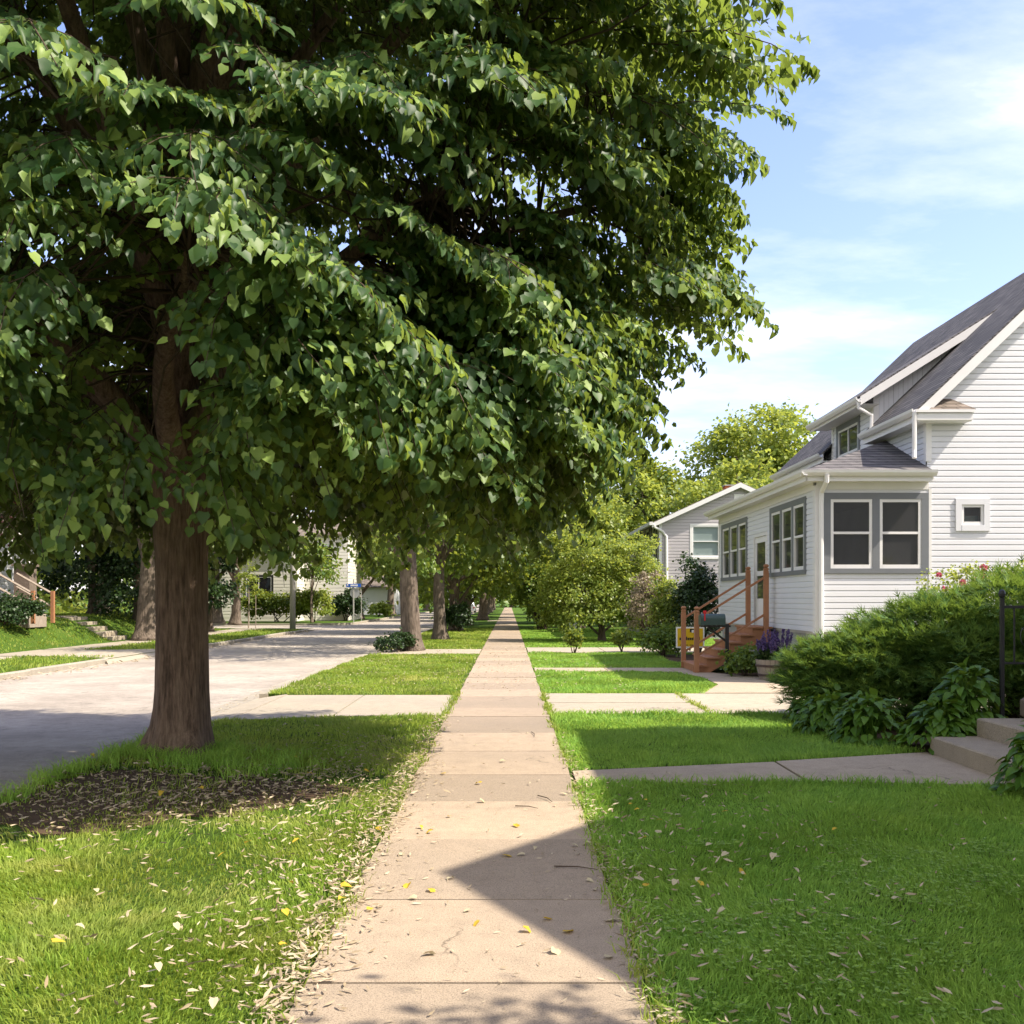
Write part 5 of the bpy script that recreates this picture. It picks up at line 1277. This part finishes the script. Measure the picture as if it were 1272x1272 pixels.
# utility pole, sapling, signs
q=MB(); q.tube([(-12.45,59.0,-.1),(-12.45,59.0,4.5),(-12.45,59.0,9.2)],[.17,.15,.12],14)
UP=thing('utility_pole','pale grey utility pole on the grass by the side street corner','pole',(-12.45,59,0)); q.build('shaft',M['pole'],UP,smooth=True)
q=MB(); q.box(-13.5,-11.4,58.82,58.9,8.5,8.62); q.build('crossarm',M['weather'],UP)
SA=thing('sapling','young staked sapling with light green leaves across the road','tree',(-15.5,62.0-1.0,0))
q=MB(); q.tube([(-15.5,61,0),(-15.48,61,1.6),(-15.5,61,3.2)],[.045,.035,.015],8); q.build('trunk',M['weather'],SA)
P,Dd,Nn,C=crown_pts(900,(-15.5,61,2.75),.85,.85,1.25,.2,26,141); npmesh('crown',*leaves(P,Dd,Nn,.13*(.7+.6*rng.random(900)),DIAMOND),M['leaf_b'],SA)
q=MB(); q.tube([(-15.1,61.1,0),(-15.1,61.1,2.0)],.025,6); q.build('stake',M['weather'],SA)
SS=thing('stop_sign','grey back of an octagonal stop sign on a steel post at the corner','sign',(-12.25,81,0))
q=MB(); q.box(-12.32,-12.22,80.96,81.0,-.1,3.3); q.build('post',M['galv'],SS)
q=MB(); oc=[(-12.18+.40*math.cos(math.pi/8+i*math.pi/4),2.25+.42*math.sin(math.pi/8+i*math.pi/4)) for i in range(8)]
q.ext(oc,'y',81.003,81.02); q.build('sign_plate',M['alu'],SS)
SN=thing('street_name_sign','blue street name sign with pale lettering above the stop sign','sign',(-12.1,80.9,3.0))
q=MB(); q.box(-12.85,-11.68,80.90,80.93,2.72,2.99); q.build('sign_plate',M['blue'],SN)
q=MB(); x=-12.5
while x<-11.95: wd=random.choice((.05,.07)); q.box(x,x+wd,80.892,80.899,2.79,2.92); x+=wd+.025
q.box(-12.78,-12.68,80.892,80.899,2.84,2.95); q.build('lettering',M['whiteink'],SN)
q=MB(); q.box(-12.30,-12.24,80.93,80.95,2.68,3.35); q.build('bracket',M['galv'],SN)
q=MB(); q.box(-12.0,-11.95,83.2,83.24,-.1,2.4); tag(q.build('marker_post',M['galv'],None,(-11.98,83.2,0)),'thin steel post right behind the stop sign','post')

# ---- parked silver car far down the road
CA=thing('parked_car','silver car parked far down the road by the kerb','car',(-5.7,147,-.14))
q=MB(); prof=[(-.86,.28),(-.86,.62),(-.80,.92),(-.66,1.42),(-.55,1.48),(.55,1.48),(.66,1.42),(.80,.92),(.86,.62),(.86,.28)]
secs=[(147.0,.94,.72),(147.25,1,.98),(148.3,1,1),(149.6,1,1),(150.3,1,.72),(151.3,.95,.66),(151.5,.9,.5)]
vs=[];
for (y,sx,sz) in secs:
    for (x,z) in prof: vs.append((-5.7+x*sx, y, -.14+.28+(z-.28)*(sz if z>.7 else 1)))
k_=len(prof); fs=[(i*k_+j,(i+1)*k_+j,(i+1)*k_+(j+1)%k_,i*k_+(j+1)%k_) for i in range(len(secs)-1) for j in range(k_)]
fs+= [tuple(range(k_)),tuple(range(len(secs)*k_-1,(len(secs)-1)*k_-1,-1))]
q.add(vs,fs); q.build('body',M['carpaint'],CA)
q=MB(); q.quad((-6.28,147.12,.72),(-5.12,147.12,.72),(-5.2,147.2,1.16),(-6.2,147.2,1.16)); q.build('rear_window',M['glassdark'],CA)
for s_ in (-1,1):
    q=MB(); q.box(-5.7+s_*.72-.1,-5.7+s_*.72+.1,146.96,147.02,.52,.72); q.build('tail_light',M['redlamp'],CA)
    for y in (147.9,150.5):
        q=MB(); q.ext([(y+.33*math.cos(t),.19+.33*math.sin(t)) for t in np.linspace(0,2*math.pi,17)[:-1]],'x',-5.7+s_*.78-.1,-5.7+s_*.78+.1); q.build('wheel',M['tyre'],CA)

# ------------------------------------------------------------------ grass, clover, litter
def inrect(x,y,r): return (x>r[0])&(x<r[1])&(y>r[2])&(y<r[3])
pathR=lambda x,y: ((x>SWR)&(x<4.75)&(y>np.interp(x,[.6,2.8,4.7],[9.62,9.70,9.45])-.02)&(y<np.interp(x,[.6,2.8,4.7],[10.32,10.9,11.55])+.02))
def blocked_right(x,y):
    b=pathR(x,y)
    j=.05*np.sin(x*7)+.03*np.sin(x*19)
    b|=(y>15.42+j)&(y<18.78+j)
    b|=(y>24.5)&(y<25.9)&(x<4.4)
    b|=(y>33.25+j)&(y<36.95+j)
    # curved walk and bed
    b|=(y>18.6)&(y<25.9)&(x>np.interp(y,[18.7,20.8,22.6,24.2,25.9],[3.6,4.25,4.3,4.0,3.9])-.02)
    b|=(x>np.interp(y,[8.9,9.0,11.5,11.55,13,14.6,15.4],[50,4.7,4.7,4.75,4.1,3.9,4.1]))&(y>8.95)&(y<15.5)&(x>3.8)
    b|=(y>26)&(y<33)&(x>np.interp(y,[26,27.2,28.6,32],[4.4,5.0,4.5,4.6]))
    b|=(y>36.9)&(x>9)
    return b
def soilmask(x,y):
    return (((x+3.05)/1.62)**2+((y-9.15)/1.55)**2)
def grass(name,label,xf,y0,y1,block,mat,base,dens,hgt,thin=None,seed=3,wide=1.0):
    r=np.random.default_rng(seed); Ps=[]
    ys=[y0]
    while ys[-1]<y1: ys.append(min(y1,ys[-1]*1.12+.02))
    for a,b in zip(ys,ys[1:]):
        ym=(a+b)/2; xa,xb=xf(ym); lim=.53*b+1.2
        xa,xb=max(xa,-lim),min(xb,lim)
        if xb<=xa: continue
        n=int((xb-xa)*(b-a)*min(dens,dens*(5.0/ym)**1.45)); x=r.uniform(xa,xb,n); y=r.uniform(a,b,n)
        k=~block(x,y)
        if thin is not None: k&=r.random(n)<thin(x,y)
        Ps.append(np.stack([x[k],y[k]],1))
    P=np.concatenate(Ps); n=len(P); d=P[:,1]
    fs=np.maximum(1,d/7.0)**.75
    patch=.72+.30*np.sin(P[:,0]*2.3+np.sin(P[:,1]*1.7))*np.sin(P[:,1]*2.1+P[:,0])+.22*np.maximum(0,np.sin(P[:,0]*6.1+2*np.sin(P[:,1]*4.3))*np.sin(P[:,1]*5.7+1.5*np.sin(P[:,0]*3.9)))
    h=hgt*(.45+.75*r.random(n))*patch*np.minimum(fs,1.5); wd=.0036*wide*fs*(.7+.6*r.random(n))
    a=r.random(n)*6.283; X=np.stack([np.cos(a),np.sin(a),np.zeros(n)],1); lean=r.normal(size=(n,2))*.42+.45*np.stack([np.sin(P[:,0]*3.1+P[:,1]*1.3),np.cos(P[:,1]*2.7-P[:,0]*1.9)],1)
    B=np.stack([P[:,0],P[:,1],np.full(n,-.024)+base(P[:,0],P[:,1])],1)
    mid=B+np.stack([lean[:,0]*h*.35,lean[:,1]*h*.35,h*.6],1); tip=B+np.stack([lean[:,0]*h*1.1,lean[:,1]*h*1.1,h*(1-.25*np.linalg.norm(lean,axis=1)).clip(.3,1)],1)
    V=np.stack([B-X*wd[:,None],B+X*wd[:,None],mid+X*wd[:,None]*.75,mid-X*wd[:,None]*.75,tip],1).reshape(-1,3)
    o=np.arange(n)*5; L_=np.stack([o,o+1,o+2,o+3,o+3,o+2,o+4],1).ravel(); Sz=np.tile([4,3],n)
    ob=npmesh(name,V,L_,Sz,M[mat],None,(0,0,0)); tag(ob,label,None,None,'stuff'); print(label,n); return ob
zero=lambda x,y: np.zeros_like(x)
edgeR=lambda y: SWR+.0
grass('grass','deep green lawn grass on the right of the sidewalk',lambda y:(SWR+.01,30),3.2,60,blocked_right,'grass_r',zero,9000,.072,
      lambda x,y: np.clip((x-SWR)/.10+.25+.5*np.sin(y*9)*np.sin(y*3.1),.1,1),seed=3)
def blkL(x,y):
    j=.05*np.sin(x*9)
    return ((y>np.interp(x,[-4.7,-4.05,-2.6,-.9],[14.0,14.7,15.15,15.35])+j)&(y<np.interp(x,[-4.7,-4.05,-2.6,-.9],[19.2,18.75,18.6,18.5])+j))|((y>32.5+j)&(y<35.8+j))|((y>83.5)&(y<87))|((x+3.7)**2+(y-11.55)**2<.16)
def thinL(x,y):
    s=soilmask(x,y); jig=.25*np.sin(x*5+y*3)+.2*np.sin(x*11-y*7)
    a=np.clip((s-.62+jig*1.6)*.9,.16,1)
    e=np.clip((SWL-x)/.22+.12+.3*np.sin(y*7)*np.sin(y*2.3),.05,1)
    dry=np.clip(.62+.5*np.sin(x*1.9+y*.8)*np.sin(y*1.3-x),.35,1)
    return a*e*dry
grass('grass','yellow green parkway grass left of the sidewalk',lambda y:(KX+.15,SWL+.01),3.2,62,blkL,'grass',zero,9000,.066,thinL,seed=4)
grass('grass','grass on the bank across the road',lambda y:(-60,FKX-.18),18,60,lambda x,y:((x<-14.7)&(x>-16.2))|((y>31.3)&(y<35.2)&(x>-16))|((x<-19)&(y>34)&(y<44.6))|((y>42)&(y<43.6)&(x<-16)),'grass',lambda x,y: np.array([bank(a,b) for a,b in zip(x,y)])+.02,1500,.09,seed=5,wide=1.3)
# taller untidy tufts along kerb, trunk and edges
def tufts(name,label,pts,mat,hgt,per,seed,spread=.06):
    r=np.random.default_rng(seed); pts=np.array(pts); n=len(pts)*per
    c=np.repeat(pts,per,0); P=c+np.concatenate([r.normal(size=(n,2))*spread,np.zeros((n,1))],1)
    h=hgt*(.4+.8*r.random(n)); lean=r.normal(size=(n,2))*.5; a=r.random(n)*6.283; wd=.0042*(1+.0*n)*np.maximum(1,P[:,1]/9)
    X=np.stack([np.cos(a),np.sin(a),np.zeros(n)],1); mid=P+np.stack([lean[:,0]*h*.35,lean[:,1]*h*.35,h*.6],1); tip=P+np.stack([lean[:,0]*h*1.2,lean[:,1]*h*1.2,h*.92],1)
    V=np.stack([P-X*wd[:,None],P+X*wd[:,None],mid+X*wd[:,None]*.75,mid-X*wd[:,None]*.75,tip],1).reshape(-1,3)
    o=np.arange(n)*5; L_=np.stack([o,o+1,o+2,o+3,o+3,o+2,o+4],1).ravel(); return tag(npmesh(name,V,L_,np.tile([4,3],n),M[mat]),label,None,None,'stuff')
tp_=[(KX+.2+abs(rng.normal())*.12,y,-.02) for y in rng.uniform(6,14,90)]+[(TX+.45*math.cos(a)+rng.normal()*.05,TY+.45*math.sin(a),-.02) for a in rng.uniform(3.3,7.0,26)]+[(-2.9+rng.normal()*.55,10.9+rng.normal()*.45,-.02) for _ in range(60)]
tufts('grass','long untidy grass along the kerb and round the linden trunk',tp_,'grass_r',.17,26,8,.07)
tp_=[(x,np.interp(x,[.6,2.8,4.7],[9.60,9.66,9.4])-abs(rng.normal())*.05,-.02) for x in rng.uniform(.7,4.7,90)]+[(x,15.38-abs(rng.normal())*.05,-.02) for x in rng.uniform(.7,4.2,70)]+[(SWR+.05+abs(rng.normal())*.05,y,-.02) for y in rng.uniform(3.4,9,60)]
tufts('grass','longer grass fringe along the edges of the right hand walk',tp_,'grass_r',.11,14,9,.05)
tp_=[(SWL-.03+rng.normal()*.03,y,-.012) for y in 3.4*(15/3.4)**rng.random(130)]+[(SWR+.02+rng.normal()*.025,y,-.012) for y in 3.4*(15/3.4)**rng.random(120) if not 9.5<y<10.5]+[(SWL-.02+rng.normal()*.02,y,-.01) for y in rng.uniform(15,19,40)]+[(SWR+.02+rng.normal()*.02,y,-.01) for y in rng.uniform(15.3,18.8,40)]+[(3.05+rng.normal()*.02,y,-.01) for y in rng.uniform(15.4,18.7,34)]
tufts('grass','ragged grass creeping over both edges of the sidewalk',tp_,'grass',.075,9,19,.035)
# clover in the near right lawn
n=6000; x=rng.uniform(.75,3.6,n); y=rng.uniform(3.4,7.2,n); k=(np.sin(x*2.6+1)*np.sin(y*2.2)+.35*np.sin(x*7+y*5)>.05)&(x<.55*y+.6); x,y=x[k],y[k]; n=len(x)
Pb=np.stack([x,y,.012+.035*rng.random(n)],1); Pl=[];Dl=[]
a0=rng.random(n)*6.283
for j in range(3): a=a0+j*2.094; Pl.append(Pb); Dl.append(np.stack([np.cos(a),np.sin(a),.15*np.ones(n)],1))
Pl=np.concatenate(Pl);Dl=np.concatenate(Dl)
ob=npmesh('clover',*leaves(Pl,Dl,np.tile([0,0,1.],(3*n,1))+.25*rng.normal(size=(3*n,3)),rng.uniform(.010,.022,3*n),(DIAMOND[0]*np.array([1.15,1,1]),DIAMOND[1])),M['clover']); tag(ob,'patches of low round leaved clover in the near right lawn',None,None,'stuff')
# litter of dry bracts
def flat(n,P,s0,s1,tilt=.45):
    a=rng.random(n)*6.283; D=np.stack([np.cos(a),np.sin(a),tilt*rng.normal(size=n)*.5],1)
    return leaves(P,D,np.tile([0,0,1.],(n,1))+tilt*rng.normal(size=(n,3)),rng.uniform(s0,s1,n),BRACT)
ls_=[]
def spread(n,fx,fy,fz,s0=.035,s1=.075,tilt=.45,keep=None):
    x=fx(n); y=fy(n,x); P=np.stack([x,y,fz(n)],1)
    if keep is not None: P=P[keep(P[:,0],P[:,1])]
    ls_.append(flat(len(P),P,s0,s1,tilt)+(0,))
ydist=lambda lo,hi: (lambda n,x=None: lo*(hi/lo)**rng.random(n))
spread(1500,lambda n: SWL-.05+rng.normal(size=n)*.065,ydist(3.6,15),lambda n:.012+.03*rng.random(n))
spread(320,lambda n: SWL+.02+abs(rng.normal(size=n))*.13,ydist(3.6,15),lambda n:.008+.006*rng.random(n),tilt=.2)
spread(900,lambda n: SWR+.05+rng.normal(size=n)*.05,ydist(3.5,13),lambda n:.008+.025*rng.random(n),.02,.06)
spread(1500,lambda n: -3.0+rng.normal(size=n)*.95,lambda n,x: 9.2+rng.normal(size=n)*.85,lambda n:.002+.03*rng.random(n),.04,.09,keep=lambda x,y:(x>KX+.2))
spread(500,lambda n: -1.9+rng.normal(size=n)*.35,lambda n,x: 10.3+rng.normal(size=n)*1.1,lambda n:.004+.03*rng.random(n),.03,.07)
spread(700,lambda n: rng.uniform(-4.4,-.95,n),ydist(3.8,14.5),lambda n:.02+.035*rng.random(n),.03,.075,.6)
spread(800,lambda n: SWL-.9+.85*rng.random(n)**.6,ydist(4.2,13),lambda n:.015+.03*rng.random(n),.03,.07,.6)
spread(420,lambda n: SWR+.1+1.6*rng.random(n)**1.8,ydist(4.0,10),lambda n:.02+.035*rng.random(n),.03,.07,.6)
spread(200,lambda n: rng.uniform(.8,4.5,n),ydist(4.0,10),lambda n:.03+.03*rng.random(n),.025,.055,.6)
spread(260,lambda n: rng.uniform(SWL,SWR,n),ydist(3.6,13),lambda n:.008+.004*rng.random(n),.018,.05,.2)
spread(700,lambda n: KX-.22+rng.normal(size=n)*.14,ydist(6,30),lambda n:-.118+.01*rng.random(n),.04,.08,.25,keep=lambda x,y:x<KX-.03)
spread(1500,lambda n: rng.uniform(-4.3,2.6,n),ydist(19,38),lambda n:.02+.02*rng.random(n),.045,.08,.5)
spread(900,lambda n: rng.uniform(SWL,SWR,n),ydist(20,60),lambda n:.010+.004*rng.random(n),.04,.075,.12)
spread(260,lambda n: FKX+.35+rng.normal(size=n)*.2,ydist(22,60),lambda n:-.118+.01*rng.random(n),.10,.2,.25,keep=lambda x,y:x>FKX+.05)
V,L_,Sz,Mi=merge(ls_); tag(npmesh('leaf_litter',V,L_,Sz,M['bract']),'dry pale bracts and leaf litter strewn over walk edges and grass',None,None,'stuff')
# single fallen leaves, each an object
def fallen(mat,label,group,places,s0,s1):
    protos=[]
    for v in range(4):
        T=LINDEN[0].copy(); T[:,2]+= .10*np.sin(T[:,1]*3+v)+ .16*(v%2)*T[:,0]**2*2 + .06*v*T[:,0]*T[:,1]; 
        mb=MB(); mb.add((T-np.array([0,.5,0])).tolist(),LINDEN[1]); me=None
        o=mb.build('fallen_leaf',M[mat]); protos.append(o.data); bpy.data.objects.remove(o)
    for (x,y,z) in places:
        o=bpy.data.objects.new('fallen_leaf',protos[int(rng.integers(4))]); COL.objects.link(o)
        s=rng.uniform(s0,s1)*.78; o.location=(x,y,z); o.scale=(s*.8,s,s); o.rotation_euler=(rng.normal()*.2,rng.normal()*.2,rng.random()*6.28)
        tag(o,label,'leaf',group)
def pxl(px,py,z=.014):
    Y=F*(CAM_Z-z)/(py-745); return ((px-632)*Y/F,Y,z)
ysw=[(505,1100),(535,1105),(460,1128),(591,1147),(681,1140),(655,1155),(630,1062),(707,1155),(640,1024),(523,1027),(533,1033),(470,1030),(558,1013),(594,972),(550,960),(642,1025)]
fallen('yleaf','yellow leaf fallen on the bare concrete of the sidewalk','yellow leaves on the sidewalk',[pxl(*p) for p in ysw],.055,.085)
csw=[(532,1184),(536,1028),(580,1130),(512,1115),(647,1061),(665,1053),(740,1104),(733,1093),(690,1000),(715,1050),(718,1060),(600,995),(625,945),(655,910),(590,925),(700,985),(742,1050),(728,1048),(759,1142),(757,1187),(560,1090),(500,1060),(690,1180)]
fallen('cleaf','cream leaf fallen on the bare concrete of the sidewalk','cream leaves on the sidewalk',[pxl(*p) for p in csw],.045,.085)
ygl=[(355,1132),(424,1115),(456,957),(286,983),(307,1045),(367,1043),(362,1095),(115,938),(73,1168),(275,1060),(352,1172),(430,1100),(250,978),(367,940),(385,960),(200,985)]
fallen('yleaf','yellow leaf lying in the parkway grass on the left','yellow leaves in the parkway grass',[pxl(px,py,.05) for px,py in ygl],.05,.08)
cgl=[(197,1200),(6,1087),(205,1107),(265,1135),(150,1140),(160,1195),(100,1150),(340,1105),(220,1150),(290,1040),(120,1105),(60,1120),(240,1230),(190,1250),(300,1160),(330,1015),(265,1245),(90,1215),(230,1195),(215,1128)]
fallen('cleaf','pale dry leaf lying in the parkway grass on the left','pale leaves in the parkway grass',[pxl(px,py,.05) for px,py in cgl[::2]],.045,.07)
grr=[(782,993),(797,989),(815,1014),(817,1032),(830,960),(875,990),(920,1084),(866,1092),(767,1015),(802,1036),(897,1001),(924,1026),(758,1005),(793,1091),(838,1095),(990,1080),(1078,1071),(1000,1130),(1032,1112),(1114,1115),(850,1174),(880,1130),(895,1130),(1033,996),(996,1024),(900,1060),(868,1120),(820,1080),(880,1048),(960,1063)]
fallen('cleaf','pale curled leaf lying in the shaded lawn grass on the right','pale leaves in the right lawn grass',[pxl(px,py,.055) for px,py in grr],.04,.075)
ygr=[(781,993),(816,1013),(797,1035),(897,1002),(866,1091),(920,1078),(1033,1024),(798,988),(800,1093),(788,1000)]
fallen('yleaf','yellow leaf lying in the shaded lawn grass on the right','yellow leaves in the right lawn grass',[pxl(px+3,py+5,.055) for px,py in ygr],.045,.07)

for (a_,b_) in (((668,988),(686,996)),((640,1001),(668,1004)),((688,1076),(742,1080)),((660,909),(664,915)),((438,965),(462,958))):
    p0=Vector(pxl(*a_,.012)); p1=Vector(pxl(*b_,.012)); m_=p0.lerp(p1,.5)+Vector((.02,.015,.004))
    q=MB(); q.tube([p0,m_,p1],[.005,.004,.002],5); tag(q.build('fallen_twig',M['twig'],None,tuple(p0)),'thin dark twig lying on the walk or its grass edge','twig','fallen twigs')

tree('added_shade_tree','small unseen tree added by the cream house to shade the near sidewalk',4.75,1.45,7.0,3.1,1.75,'leaf_a',n=7000,ls=.10,tr=.10,seed=301,nclump=110,clump=.34,flip=-.9)  # added out of view to cast shade across the near end of the walk
